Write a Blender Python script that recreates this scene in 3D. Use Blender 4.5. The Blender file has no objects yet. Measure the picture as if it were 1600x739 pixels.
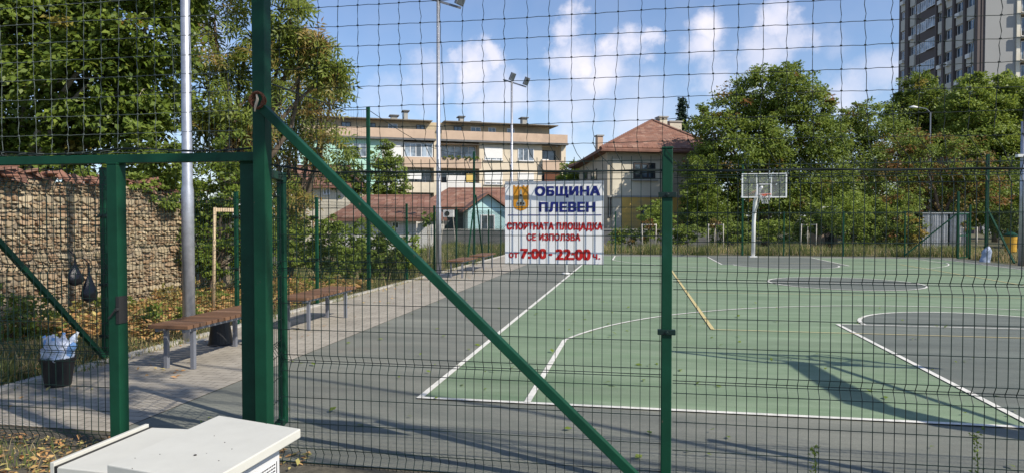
import bpy, math, random
import numpy as np
from mathutils import Vector, Matrix, Euler, noise

# ------------------------------------------------------------------ camera
S = bpy.context.scene
COL = S.collection
YAW, PITCH, CH, FPX = 10.4, -1.378, 1.65, 1060.0
cam_d = bpy.data.cameras.new('camera'); cam = bpy.data.objects.new('camera', cam_d); COL.objects.link(cam)
cam.location = (0, 0, CH); cam.rotation_euler = (math.radians(90 + PITCH), 0, math.radians(YAW))
cam_d.sensor_width = 36; cam_d.lens = 36 * FPX / 1600; cam_d.clip_start = 0.05; cam_d.clip_end = 3000
S.camera = cam
# ------------------------------------------------------------------ light
SX, SY = -1.08, 0.50                       # shadow shift per metre of height
EL = math.atan(1 / math.hypot(SX, SY)); AZ = math.atan2(-SX, -SY)   # sun azimuth from +Y, clockwise
sun_d = bpy.data.lights.new('sun', 'SUN'); sun_d.energy = 5.0; sun_d.angle = math.radians(0.53); sun_d.color = (1.0, 0.93, 0.82)
sun = bpy.data.objects.new('sun', sun_d); COL.objects.link(sun); sun.location = (20, -15, 30)
sun.rotation_euler = Vector((-SX, -SY, 1)).to_track_quat('Z', 'Y').to_euler()
W = bpy.data.worlds.new('World'); S.world = W; W.use_nodes = True
S.view_settings.view_transform = 'Standard'; S.view_settings.look = 'None'
S.view_settings.exposure = 0.23; S.view_settings.gamma = 1.0; S.view_settings.use_curve_mapping = False
S.cycles.max_bounces = 6; S.cycles.transparent_max_bounces = 16; S.cycles.diffuse_bounces = 3
S.cycles.use_denoising = True
CR = Euler((math.radians(90 + PITCH), 0, math.radians(YAW))).to_matrix()
def ray(px, py): return CR @ Vector(((px - 800) / FPX, -(py - 369.5) / FPX, -1))
def G(px, py, z=0.0):
    r = ray(px, py); t = (z - CH) / r.z; return Vector((0, 0, CH)) + r * t
def AY(px, py, Y):
    r = ray(px, py); return Vector((0, 0, CH)) + r * (Y / r.y)
def AX(px, py, X):
    r = ray(px, py); return Vector((0, 0, CH)) + r * (X / r.x)
def AD(px, py, D): return Vector((0, 0, CH)) + ray(px, py) * D

def world_sky():
    nt = W.node_tree; N = nt.nodes; L = nt.links; N.clear()
    out = N.new('ShaderNodeOutputWorld'); bg = N.new('ShaderNodeBackground'); bg.inputs[1].default_value = 0.125
    sky = N.new('ShaderNodeTexSky'); sky.sky_type = 'NISHITA'; sky.sun_disc = False
    sky.sun_elevation = EL; sky.sun_rotation = AZ; sky.air_density = 1.0; sky.dust_density = 0.4; sky.ozone_density = 3.0
    tc = N.new('ShaderNodeTexCoord')
    nz = N.new('ShaderNodeTexNoise'); nz.inputs['Scale'].default_value = 7; nz.inputs['Detail'].default_value = 9; nz.inputs['Roughness'].default_value = 0.62
    L.new(tc.outputs['Generated'], nz.inputs['Vector'])
    sub = N.new('ShaderNodeVectorMath'); sub.operation = 'SUBTRACT'; sub.inputs[1].default_value = (0.5, 0.5, 0.5)
    L.new(nz.outputs['Color'], sub.inputs[0])
    sc = N.new('ShaderNodeVectorMath'); sc.operation = 'SCALE'; sc.inputs['Scale'].default_value = 0.15
    L.new(sub.outputs[0], sc.inputs[0])
    ad = N.new('ShaderNodeVectorMath'); ad.operation = 'ADD'
    L.new(tc.outputs['Generated'], ad.inputs[0]); L.new(sc.outputs[0], ad.inputs[1])
    acc = None
    blobs = [(885, 38, 34, .95), (900, 90, 48, .9), (975, 82, 42, .9), (1000, 62, 24, .85), (940, 130, 60, .75), (890, 170, 70, .5),
             (770, 95, 26, .7), (735, 118, 40, .75), (700, 98, 18, .5), (665, 140, 55, .5), (790, 150, 60, .55), (600, 165, 50, .35),
             (1105, 45, 40, .9), (1090, 85, 45, .75), (1120, 120, 50, .55), (1225, 50, 36, .85), (1250, 75, 32, .6), (1200, 95, 50, .6),
             (1000, 200, 90, .5), (1330, 140, 50, .6), (1385, 110, 40, .45), (1300, 60, 35, .25), (760, 215, 90, .35), (1180, 140, 60, .4),
             (480, 330, 90, .5), (300, 60, 70, .3), (2000, 90, 140, .7), (2300, 10, 160, .6), (-300, 20, 160, .6)]
    for (px, py, r, s) in blobs:
        v = ray(px, py).normalized()
        d = N.new('ShaderNodeVectorMath'); d.operation = 'DISTANCE'; d.inputs[1].default_value = v
        L.new(ad.outputs[0], d.inputs[0])
        m = N.new('ShaderNodeMapRange'); m.interpolation_type = 'SMOOTHSTEP'
        m.inputs['From Min'].default_value = r / FPX * 1.2; m.inputs['From Max'].default_value = r / FPX * 0.25
        m.inputs['To Min'].default_value = 0; m.inputs['To Max'].default_value = min(1, s * .98)
        L.new(d.outputs['Value'], m.inputs['Value'])
        if acc is None: acc = m.outputs[0]
        else:
            mx = N.new('ShaderNodeMath'); mx.operation = 'SMOOTH_MAX'; mx.inputs[2].default_value = 0.12
            L.new(acc, mx.inputs[0]); L.new(m.outputs[0], mx.inputs[1]); acc = mx.outputs[0]
    # a thin veil low over the horizon
    sep = N.new('ShaderNodeSeparateXYZ'); L.new(tc.outputs['Generated'], sep.inputs[0])
    veil = N.new('ShaderNodeMapRange'); veil.inputs['From Min'].default_value = 0.24; veil.inputs['From Max'].default_value = 0.02
    veil.inputs['To Min'].default_value = 0; veil.inputs['To Max'].default_value = 0.75
    L.new(sep.outputs['Z'], veil.inputs['Value'])
    n2 = N.new('ShaderNodeTexNoise'); n2.inputs['Scale'].default_value = 5; n2.inputs['Detail'].default_value = 6
    L.new(tc.outputs['Generated'], n2.inputs['Vector'])
    vm = N.new('ShaderNodeMath'); vm.operation = 'MULTIPLY'; L.new(veil.outputs[0], vm.inputs[0]); L.new(n2.outputs['Fac'], vm.inputs[1])
    fm = N.new('ShaderNodeMath'); fm.operation = 'MAXIMUM'; L.new(acc, fm.inputs[0]); L.new(vm.outputs[0], fm.inputs[1])
    # cloud body tone
    n3 = N.new('ShaderNodeTexNoise'); n3.inputs['Scale'].default_value = 16; n3.inputs['Detail'].default_value = 6
    L.new(tc.outputs['Generated'], n3.inputs['Vector'])
    cr = N.new('ShaderNodeValToRGB'); cr.color_ramp.elements[0].position = 0.35; cr.color_ramp.elements[0].color = (5.6, 5.8, 7.0, 1)
    cr.color_ramp.elements[1].position = 0.6; cr.color_ramp.elements[1].color = (8.2, 7.6, 7.9, 1)
    L.new(n3.outputs['Fac'], cr.inputs[0])
    tint = N.new('ShaderNodeMix'); tint.data_type = 'RGBA'; tint.blend_type = 'MULTIPLY'; tint.inputs['Factor'].default_value = 1
    tint.inputs[7].default_value = SKY_TINT
    L.new(sky.outputs[0], tint.inputs[6])
    mix = N.new('ShaderNodeMix'); mix.data_type = 'RGBA'
    L.new(fm.outputs[0], mix.inputs['Factor']); L.new(tint.outputs[2], mix.inputs[6]); L.new(cr.outputs[0], mix.inputs[7])
    L.new(mix.outputs[2], bg.inputs[0]); L.new(bg.outputs[0], out.inputs[0])
SKY_TINT = (.82, .93, 1.06, 1)
world_sky()

# ------------------------------------------------------------------ materials
MATS = {}
def base_mat(name):
    m = bpy.data.materials.new(name); m.use_nodes = True; MATS[name] = m
    nt = m.node_tree; return m, nt.nodes, nt.links, nt.nodes['Principled BSDF']
def mat(name, col, rough=0.6, metal=0.0, var=0.12, scale=6.0, bump=0.0, bscale=40.0, col2=None, c2pos=(0.5, 0.65), spec=0.4):
    """colour with noise mottling, optional second colour in patches, optional fine bump"""
    m, N, L, b = base_mat(name)
    tc = N.new('ShaderNodeTexCoord')
    nz = N.new('ShaderNodeTexNoise'); nz.inputs['Scale'].default_value = scale; nz.inputs['Detail'].default_value = 7; nz.inputs['Roughness'].default_value = .65
    L.new(tc.outputs['Object'], nz.inputs['Vector'])
    cr = N.new('ShaderNodeValToRGB')
    c = Vector(col)
    cr.color_ramp.elements[0].position = .3; cr.color_ramp.elements[0].color = (*(c * (1 - var)), 1)
    cr.color_ramp.elements[1].position = .7; cr.color_ramp.elements[1].color = (*(c * (1 + var)), 1)
    L.new(nz.outputs['Fac'], cr.inputs[0]); last = cr.outputs[0]
    if col2:
        n2 = N.new('ShaderNodeTexNoise'); n2.inputs['Scale'].default_value = scale * .37; n2.inputs['Detail'].default_value = 9; n2.inputs['Roughness'].default_value = .7
        L.new(tc.outputs['Object'], n2.inputs['Vector'])
        mr = N.new('ShaderNodeMapRange'); mr.inputs['From Min'].default_value = c2pos[0]; mr.inputs['From Max'].default_value = c2pos[1]
        L.new(n2.outputs['Fac'], mr.inputs['Value'])
        mx = N.new('ShaderNodeMix'); mx.data_type = 'RGBA'; mx.inputs[7].default_value = (*col2, 1)
        L.new(mr.outputs[0], mx.inputs['Factor']); L.new(last, mx.inputs[6]); last = mx.outputs[2]
    L.new(last, b.inputs['Base Color'])
    b.inputs['Roughness'].default_value = rough; b.inputs['Metallic'].default_value = metal; b.inputs['Specular IOR Level'].default_value = spec
    if bump:
        nb = N.new('ShaderNodeTexNoise'); nb.inputs['Scale'].default_value = bscale; nb.inputs['Detail'].default_value = 5
        L.new(tc.outputs['Object'], nb.inputs['Vector'])
        bp = N.new('ShaderNodeBump'); bp.inputs['Strength'].default_value = bump; bp.inputs['Distance'].default_value = 0.01
        L.new(nb.outputs['Fac'], bp.inputs['Height']); L.new(bp.outputs[0], b.inputs['Normal'])
    return m
def island_mat(name, cols, rough=0.8, trans=0.0, spec=0.3, tint=None):
    """colour picked at random per mesh island (leaf, stone, slat, tile); tint: second ramp reached through the 'tint' attribute"""
    m, N, L, b = base_mat(name)
    g = N.new('ShaderNodeNewGeometry')
    def ramp(cs):
        cr = N.new('ShaderNodeValToRGB'); e = cr.color_ramp.elements
        while len(e) < len(cs): e.new(0.5)
        for i, c in enumerate(cs): e[i].position = i / max(1, len(cs) - 1); e[i].color = (*c, 1)
        L.new(g.outputs['Random Per Island'], cr.inputs[0]); return cr.outputs[0]
    last = ramp(cols)
    if tint:
        at = N.new('ShaderNodeAttribute'); at.attribute_name = 'tint'
        mx = N.new('ShaderNodeMix'); mx.data_type = 'RGBA'
        L.new(at.outputs['Fac'], mx.inputs['Factor']); L.new(last, mx.inputs[6]); L.new(ramp(tint), mx.inputs[7]); last = mx.outputs[2]
    L.new(last, b.inputs['Base Color']); b.inputs['Roughness'].default_value = rough; b.inputs['Specular IOR Level'].default_value = spec
    if trans:
        tr = N.new('ShaderNodeBsdfTranslucent'); hs = N.new('ShaderNodeHueSaturation'); hs.inputs['Hue'].default_value = .485; hs.inputs['Value'].default_value = 1.3
        L.new(last, hs.inputs['Color']); L.new(hs.outputs[0], tr.inputs['Color'])
        ms = N.new('ShaderNodeMixShader'); ms.inputs[0].default_value = trans
        L.new(b.outputs[0], ms.inputs[1]); L.new(tr.outputs[0], ms.inputs[2]); L.new(ms.outputs[0], N['Material Output'].inputs[0])
    return m
def brick_mat(name, c1, c2, mortar, w, h, off=0.5, ms=0.006, rough=.85, bump=.4, rot=0, dirt=None):
    m, N, L, b = base_mat(name)
    tc = N.new('ShaderNodeTexCoord'); mp = N.new('ShaderNodeMapping'); mp.inputs['Rotation'].default_value = (0, 0, rot)
    L.new(tc.outputs['Object'], mp.inputs[0])
    br = N.new('ShaderNodeTexBrick'); br.inputs['Scale'].default_value = 1; br.inputs['Brick Width'].default_value = w; br.inputs['Row Height'].default_value = h
    br.inputs['Mortar Size'].default_value = ms; br.inputs['Color1'].default_value = (*c1, 1); br.inputs['Color2'].default_value = (*c2, 1); br.inputs['Mortar'].default_value = (*mortar, 1)
    br.inputs['Mortar Smooth'].default_value = .3; br.offset = off
    L.new(mp.outputs[0], br.inputs['Vector'])
    nz = N.new('ShaderNodeTexNoise'); nz.inputs['Scale'].default_value = 1.7; nz.inputs['Detail'].default_value = 9; nz.inputs['Roughness'].default_value = .7
    L.new(tc.outputs['Object'], nz.inputs['Vector'])
    mr = N.new('ShaderNodeMapRange'); mr.inputs['From Min'].default_value = .3; mr.inputs['From Max'].default_value = .7; mr.inputs['To Min'].default_value = .72; mr.inputs['To Max'].default_value = 1.2
    L.new(nz.outputs['Fac'], mr.inputs['Value'])
    mx = N.new('ShaderNodeMix'); mx.data_type = 'RGBA'; mx.blend_type = 'MULTIPLY'; mx.inputs['Factor'].default_value = 1
    L.new(br.outputs['Color'], mx.inputs[6]); L.new(mr.outputs[0], mx.inputs[7]); L.new(mx.outputs[2], b.inputs['Base Color'])
    b.inputs['Roughness'].default_value = rough
    bp = N.new('ShaderNodeBump'); bp.inputs['Strength'].default_value = bump; bp.inputs['Distance'].default_value = .006; bp.invert = True
    L.new(br.outputs['Fac'], bp.inputs['Height']); L.new(bp.outputs[0], b.inputs['Normal'])
    return m
def court_mat(name, col, wear, stain=(.16, .15, .13)):
    m, N, L, b = base_mat(name)
    tc = N.new('ShaderNodeTexCoord')
    def nz(scale, det, sc=(1, 1, 1)):
        mp = N.new('ShaderNodeMapping'); mp.inputs['Scale'].default_value = sc; L.new(tc.outputs['Object'], mp.inputs[0])
        n = N.new('ShaderNodeTexNoise'); n.inputs['Scale'].default_value = scale; n.inputs['Detail'].default_value = det; n.inputs['Roughness'].default_value = .7
        L.new(mp.outputs[0], n.inputs['Vector']); return n.outputs['Fac']
    cr = N.new('ShaderNodeValToRGB'); c = Vector(col); w = Vector(wear)
    cr.color_ramp.elements[0].position = .3; cr.color_ramp.elements[0].color = (*(c * .86), 1)
    cr.color_ramp.elements[1].position = .72; cr.color_ramp.elements[1].color = (*w, 1)
    L.new(nz(1.3, 10, (.5, 2.2, 1)), cr.inputs[0])
    mr = N.new('ShaderNodeMapRange'); mr.inputs['From Min'].default_value = .56; mr.inputs['From Max'].default_value = .8; mr.inputs['To Max'].default_value = .62
    L.new(nz(.45, 8), mr.inputs['Value'])
    mx = N.new('ShaderNodeMix'); mx.data_type = 'RGBA'; mx.inputs[7].default_value = (*stain, 1)
    L.new(mr.outputs[0], mx.inputs['Factor']); L.new(cr.outputs[0], mx.inputs[6])
    big = N.new('ShaderNodeMapRange'); big.inputs['From Min'].default_value = .35; big.inputs['From Max'].default_value = .65; big.inputs['To Min'].default_value = .84; big.inputs['To Max'].default_value = 1.2
    L.new(nz(.8, 12, (.25, 1.6, 1)), big.inputs['Value'])
    mb_ = N.new('ShaderNodeMix'); mb_.data_type = 'RGBA'; mb_.blend_type = 'MULTIPLY'; mb_.inputs['Factor'].default_value = 1; L.new(mx.outputs[2], mb_.inputs[6]); L.new(big.outputs[0], mb_.inputs[7]); mx = mb_
    m2 = N.new('ShaderNodeMix'); m2.data_type = 'RGBA'; m2.blend_type = 'MULTIPLY'; m2.inputs['Factor'].default_value = 1
    g = N.new('ShaderNodeMapRange'); g.inputs['From Min'].default_value = .3; g.inputs['From Max'].default_value = .7; g.inputs['To Min'].default_value = .82; g.inputs['To Max'].default_value = 1.16
    L.new(nz(95, 3), g.inputs['Value']); L.new(mx.outputs[2], m2.inputs[6]); L.new(g.outputs[0], m2.inputs[7])
    L.new(m2.outputs[2], b.inputs['Base Color']); b.inputs['Roughness'].default_value = .78; b.inputs['Specular IOR Level'].default_value = .3
    bp = N.new('ShaderNodeBump'); bp.inputs['Strength'].default_value = .25; bp.inputs['Distance'].default_value = .003
    L.new(nz(160, 2), bp.inputs['Height']); L.new(bp.outputs[0], b.inputs['Normal'])
    return m
def glass_mat(name, col=(.05, .07, .09), rough=.08):
    m, N, L, b = base_mat(name)
    tc = N.new('ShaderNodeTexCoord'); nz = N.new('ShaderNodeTexNoise'); nz.inputs['Scale'].default_value = .9; L.new(tc.outputs['Object'], nz.inputs['Vector'])
    cr = N.new('ShaderNodeValToRGB'); cr.color_ramp.elements[0].position = .4; cr.color_ramp.elements[0].color = (*(Vector(col) * .5), 1)
    cr.color_ramp.elements[1].position = .62; cr.color_ramp.elements[1].color = (*(Vector(col) * 2.2), 1)
    L.new(nz.outputs['Fac'], cr.inputs[0]); L.new(cr.outputs[0], b.inputs['Base Color'])
    b.inputs['Roughness'].default_value = rough; b.inputs['Specular IOR Level'].default_value = .8
    return m
mat('green_paint', (.004, .046, .023), rough=.5, var=.2, scale=5, spec=.22, bump=.06, col2=(.012, .072, .05), c2pos=(.56, .8))
m_ = MATS['green_paint']; N, L = m_.node_tree.nodes, m_.node_tree.links; b = N['Principled BSDF']; old = b.inputs['Base Color'].links[0].from_socket
tcx = N.new('ShaderNodeTexCoord'); nx = N.new('ShaderNodeTexNoise'); nx.inputs['Scale'].default_value = 22; nx.inputs['Detail'].default_value = 8; nx.inputs['Roughness'].default_value = .75; L.new(tcx.outputs['Object'], nx.inputs['Vector'])
mrx = N.new('ShaderNodeMapRange'); mrx.inputs['From Min'].default_value = .66; mrx.inputs['From Max'].default_value = .70; L.new(nx.outputs['Fac'], mrx.inputs['Value'])
mxx = N.new('ShaderNodeMix'); mxx.data_type = 'RGBA'; mxx.inputs[7].default_value = (.11, .085, .06, 1); L.new(mrx.outputs[0], mxx.inputs['Factor']); L.new(old, mxx.inputs[6]); L.new(mxx.outputs[2], b.inputs['Base Color'])
mat('green_wire', (.002, .016, .012), rough=.45, var=.2)
mat('dark_cord', (.006, .014, .012), rough=.8)
mat('cord_sunlit', (.10, .12, .11), rough=.7)  # same net cord as dark_cord, sunlight on it painted in as a paler colour
mat('galvanised', (.42, .43, .46), rough=.42, metal=.65, var=.18, scale=9, col2=(.30, .31, .34), c2pos=(.5, .7))
mat('white_enamel', (.70, .70, .67), rough=.5, var=.06, scale=4, col2=(.42, .40, .33), c2pos=(.62, .85), bump=.05)
mat('cabinet_paint', (.56, .55, .49), rough=.55, var=.05, scale=7, col2=(.33, .31, .22), c2pos=(.60, .84), bump=.06)
mat('cabinet_side', (.62, .62, .62), rough=.5, var=.04, scale=7)
mat('dark_gap', (.02, .02, .02))
mat('rust', (.13, .05, .025), rough=.9, var=.4, scale=40, bump=.4)
mat('rope', (.52, .42, .30), rough=.9, var=.2, scale=60)
mat('sign_white', (.82, .82, .80), rough=.4, var=.03)
mat('ink_blue', (.008, .015, .16), rough=.5, var=.05); mat('ink_red', (.52, .015, .012), rough=.5, var=.05)
mat('crest_gold', (.62, .27, .02), rough=.5, var=.12, scale=30); mat('crest_silver', (.32, .34, .30), rough=.5, var=.25, scale=60); mat('crest_dark', (.05, .03, .01))
mat('black_plastic', (.012, .012, .013), rough=.42, var=.2)
mat('bag_plastic', (.014, .014, .017), rough=.3, var=.2, bump=.8, bscale=25)
mat('bottle_blue', (.20, .36, .62), rough=.2, var=.35, scale=14); mat('bottle_clear', (.55, .60, .68), rough=.22, var=.35, scale=14); mat('bag_film', (.58, .62, .70), rough=.25, var=.25, scale=12, col2=(.25, .38, .62), c2pos=(.5, .6), bump=.8, bscale=30)
island_mat('bench_wood', [(.085, .048, .03), (.17, .09, .05), (.12, .065, .038), (.23, .135, .085)], rough=.6)
mat('bench_steel', (.20, .21, .24), rough=.45, metal=.3, var=.12)
mat('stake_wood', (.50, .38, .24), rough=.8, var=.2, scale=8); mat('stake_white', (.52, .48, .41), rough=.8, var=.1)
court_mat('asphalt', (.148, .158, .134), (.20, .20, .166), (.20, .175, .14)); court_mat('court_green', (.145, .215, .122), (.215, .27, .18), (.165, .19, .13)); court_mat('court_gray', (.112, .128, .112), (.155, .168, .142))
mat('line_white', (.64, .62, .56), rough=.8, var=.14, scale=12, col2=(.34, .36, .31), c2pos=(.52, .74)); mat('line_yellow', (.52, .43, .20), rough=.8, var=.12, scale=12, col2=(.4, .32, .15), c2pos=(.55, .8))
brick_mat('pavers', (.36, .325, .265), (.30, .27, .22), (.15, .13, .105), .2, .1, ms=.005)
brick_mat('pavers_grey', (.20, .20, .20), (.16, .16, .165), (.07, .065, .06), .2, .1, ms=.006)
mat('kerb', (.40, .38, .34), rough=.9, var=.12, bump=.3)
mat('soil', (.125, .10, .06), rough=.95, var=.35, scale=3, bump=.6, bscale=25, col2=(.06, .085, .03), c2pos=(.45, .6))
mat('dirt', (.085, .075, .055), rough=.95, var=.45, scale=14, bump=.8, bscale=45)
island_mat('stone', [(.30, .24, .15), (.40, .32, .20), (.20, .165, .115), (.34, .225, .13), (.30, .25, .17), (.43, .35, .23), (.24, .15, .09), (.37, .29, .18)], rough=.92)
island_mat('tile_red', [(.19, .09, .06), (.25, .13, .09), (.15, .075, .055), (.30, .18, .13)], rough=.85)
mat('mortar', (.22, .18, .13), rough=.95, var=.25, scale=9, bump=.5)
island_mat('old_board', [(.28, .22, .15), (.20, .16, .11), (.36, .29, .20)], rough=.9)
mat('bark', (.12, .09, .065), rough=.95, var=.35, scale=5, bump=.8, bscale=14)
mat('bark_pale', (.30, .26, .20), rough=.95, var=.3, scale=5, bump=.6, bscale=14)
YEL = [(.30, .22, .03), (.36, .24, .06), (.24, .20, .04)]; RUST = [(.20, .085, .03), (.26, .13, .04), (.15, .09, .04)]
island_mat('leaf_deep', [(.075, .120, .020), (.15, .205, .030), (.10, .155, .022), (.23, .285, .05)], rough=.45, trans=.38, tint=YEL)
island_mat('leaf_mid', [(.105, .155, .026), (.175, .235, .040), (.13, .19, .030), (.25, .31, .065)], rough=.5, trans=.40, tint=RUST)
island_mat('leaf_bright', [(.15, .21, .03), (.21, .28, .045), (.17, .24, .04), (.26, .32, .065)], rough=.5, trans=.42, tint=YEL)
island_mat('leaf_feather', [(.11, .155, .032), (.18, .23, .042), (.23, .27, .055), (.14, .19, .038)], rough=.45, trans=.42, tint=[(.34, .26, .07), (.40, .22, .09), (.30, .27, .09), (.38, .30, .14)])
island_mat('needle', [(.012, .030, .016), (.022, .045, .022)], rough=.6)
island_mat('grass', [(.11, .16, .04), (.16, .20, .055), (.22, .23, .08), (.09, .13, .035)], rough=.7, trans=.4, tint=[(.60, .48, .27), (.50, .36, .18), (.66, .56, .35)])
island_mat('dry_leaf', [(.50, .25, .09), (.60, .38, .16), (.38, .19, .08), (.52, .42, .15), (.26, .26, .07)], rough=.8, trans=.2)
mat('roof_tile', (.20, .10, .07), rough=.85, var=.25, scale=2.2, bump=.5, bscale=9, col2=(.14, .07, .05), c2pos=(.45, .7))
mat('wall_cream', (.60, .54, .42), rough=.9, var=.07, scale=.8, bump=.2, bscale=9, col2=(.40, .37, .30), c2pos=(.5, .75))
mat('wall_ochre', (.66, .42, .11), rough=.9, var=.12, scale=.9, col2=(.36, .28, .16), c2pos=(.5, .65))
mat('wall_taupe', (.47, .41, .31), rough=.9, var=.08, scale=.8, col2=(.27, .25, .21), c2pos=(.5, .75))
mat('wall_mint', (.40, .62, .50), rough=.9, var=.06, scale=.6); mat('wall_turq', (.45, .66, .66), rough=.9, var=.05, scale=.8)
mat('wall_salmon', (.50, .37, .27), rough=.9, var=.10, scale=.7, col2=(.34, .25, .19), c2pos=(.5, .7))
mat('wall_flat', (.62, .53, .40), rough=.9, var=.07, scale=.5, col2=(.45, .41, .32), c2pos=(.52, .72))
mat('wall_tan', (.50, .40, .25), rough=.9, var=.14, scale=.5, col2=(.30, .25, .18), c2pos=(.45, .6)); mat('wall_white', (.62, .60, .56), rough=.9, var=.05, scale=.7); mat('wall_yellow', (.60, .43, .13), rough=.9, var=.08, scale=.8)
mat('concrete', (.33, .32, .29), rough=.9, var=.12, scale=1.5, bump=.3); mat('concrete_dark', (.13, .13, .13), rough=.9, var=.2, scale=2, bump=.3)
mat('tower_brown', (.115, .095, .09), rough=.9, var=.08, scale=.3); mat('tower_panel', (.52, .50, .44), rough=.9, var=.06, scale=.5)
mat('tower_grey', (.31, .31, .30), rough=.9, var=.04, scale=.12, col2=(.24, .25, .255), c2pos=(.45, .7)); mat('tower_cream', (.66, .62, .52), rough=.9, var=.05)
mat('flat_roof', (.20, .18, .15), rough=.9, var=.2); mat('frame_white', (.68, .68, .68), rough=.5, var=.05); mat('frame_dark', (.035, .03, .028), rough=.6)
mat('shutter', (.70, .69, .66), rough=.6, var=.04, scale=5)
mat('sheet_metal', (.36, .37, .38), rough=.5, metal=.3, var=.2, scale=2, col2=(.24, .22, .21), c2pos=(.52, .72)); mat('dark_sheet', (.03, .045, .045), rough=.8, var=.2)
mat('bin_yellow', (.60, .33, .03), rough=.5); mat('plastic_pale', (.30, .36, .48), rough=.5, var=.1); mat('orange_red', (.62, .10, .03), rough=.5)
mat('net_white', (.66, .66, .66), rough=.8); glass_mat('glass'); glass_mat('glass_pale', (.16, .19, .22))
def clear_mat():
    m, N, L, b = base_mat('acrylic')
    b.inputs['Base Color'].default_value = (.8, .85, .85, 1); b.inputs['Roughness'].default_value = .12
    t = N.new('ShaderNodeBsdfTransparent'); nz = N.new('ShaderNodeTexNoise'); nz.inputs['Scale'].default_value = 3
    mr = N.new('ShaderNodeMapRange'); mr.inputs['To Min'].default_value = .02; mr.inputs['To Max'].default_value = .14
    L.new(nz.outputs['Fac'], mr.inputs['Value'])
    ms = N.new('ShaderNodeMixShader'); L.new(mr.outputs[0], ms.inputs[0]); L.new(t.outputs[0], ms.inputs[1]); L.new(b.outputs[0], ms.inputs[2])
    L.new(ms.outputs[0], N['Material Output'].inputs[0])
clear_mat()

# ------------------------------------------------------------------ builders
def origin(o):
    v = Vector((0, 0, 0))
    while o is not None: v += o.location; o = o.parent
    return v
def link(name, me, m=None, parent=None):
    o = bpy.data.objects.new(name, me); COL.objects.link(o)
    if m: me.materials.append(MATS[m])
    if parent is not None: o.parent = parent
    return o
def tag(o, label=None, cat=None, group=None, kind=None):
    if label: o['label'] = label
    if cat: o['category'] = cat
    if group: o['group'] = group
    if kind: o['kind'] = kind
    return o
def empty(name, loc, label, cat, group=None):
    o = bpy.data.objects.new(name, None); COL.objects.link(o); o.location = loc; o.empty_display_size = .2
    return tag(o, label, cat, group)
def copy_tree(o, parent=None):
    c = o.copy(); COL.objects.link(c)
    if parent is not None: c.parent = parent
    for ch in list(o.children): copy_tree(ch, c)
    return c
class MB:
    def __init__(s): s.v = []; s.f = []
    def add(s, vs, fs):
        k = len(s.v); s.v += [tuple(v) for v in vs]; s.f += [tuple(i + k for i in f) for f in fs]; return s
    def par(s, o, u, v, w):
        o, u, v, w = map(Vector, (o, u, v, w))
        if u.cross(v).dot(w) < 0: u, v = v, u
        P = [o, o + u, o + u + v, o + v]; P += [p + w for p in P]
        return s.add(P, [(3, 2, 1, 0), (4, 5, 6, 7), (0, 1, 5, 4), (1, 2, 6, 5), (2, 3, 7, 6), (3, 0, 4, 7)])
    def box(s, x0, x1, y0, y1, z0, z1): return s.par((x0, y0, z0), (x1 - x0, 0, 0), (0, y1 - y0, 0), (0, 0, z1 - z0))
    def bar(s, a, b, w, h, up=(0, 0, 1)):
        a, b = Vector(a), Vector(b); d = (b - a).normalized(); sd = d.cross(Vector(up))
        if sd.length < 1e-4: sd = d.cross(Vector((0, 1, 0)))
        sd.normalize(); n = sd.cross(d).normalized()
        return s.par(a - sd * w / 2 - n * h / 2, sd * w, n * h, b - a)
    def tube(s, pts, r, n=6, cap=True):
        pts = [Vector(p) for p in pts]; k0 = len(s.v); rr = r if isinstance(r, (list, tuple)) else [r] * len(pts)
        d0 = (pts[1] - pts[0]).normalized(); ref = Vector((0, 0, 1)) if abs(d0.z) < .9 else Vector((1, 0, 0))
        for i, p in enumerate(pts):
            d = (pts[min(i + 1, len(pts) - 1)] - pts[max(i - 1, 0)]).normalized()
            a = d.cross(ref); a.normalize(); b = d.cross(a)
            for j in range(n):
                t = 2 * math.pi * (j + .5) / n; s.v.append(tuple(p + (a * math.cos(t) + b * math.sin(t)) * rr[i]))
        for i in range(len(pts) - 1):
            for j in range(n):
                s.f.append((k0 + i * n + j, k0 + i * n + (j + 1) % n, k0 + (i + 1) * n + (j + 1) % n, k0 + (i + 1) * n + j))
        if cap:
            s.f.append(tuple(k0 + j for j in range(n))[::-1]); s.f.append(tuple(k0 + (len(pts) - 1) * n + j for j in range(n)))
        return s
    def lathe(s, c, prof, n=16):
        k0 = len(s.v); c = Vector(c)
        for (r, z) in prof:
            for j in range(n):
                t = 2 * math.pi * j / n; s.v.append((c.x + r * math.cos(t), c.y + r * math.sin(t), c.z + z))
        for i in range(len(prof) - 1):
            for j in range(n): s.f.append((k0 + i * n + j, k0 + i * n + (j + 1) % n, k0 + (i + 1) * n + (j + 1) % n, k0 + (i + 1) * n + j))
        s.f.append(tuple(k0 + j for j in range(n))[::-1]); s.f.append(tuple(k0 + (len(prof) - 1) * n + j for j in range(n)))
        return s
    def poly(s, pts): return s.add(pts, [tuple(range(len(pts)))])
    def slab(s, pts, d):
        """polygon pts extruded by vector d"""
        n = len(pts); P = [Vector(p) for p in pts]; d = Vector(d); Q = [p + d for p in P]
        return s.add(P + Q, [tuple(range(n))[::-1], tuple(range(n, 2 * n))] + [(i, (i + 1) % n, n + (i + 1) % n, n + i) for i in range(n)])
    def build(s, name, m, parent=None, smooth=False, bevel=0):
        o0 = origin(parent); me = bpy.data.meshes.new(name)
        me.from_pydata([(v[0] - o0.x, v[1] - o0.y, v[2] - o0.z) for v in s.v], [], s.f); me.update()
        if smooth: me.shade_smooth()
        o = link(name, me, m, parent)
        if bevel:
            b = o.modifiers.new('bevel', 'BEVEL'); b.width = bevel; b.segments = 2; b.limit_method = 'ANGLE'
        return o
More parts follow.
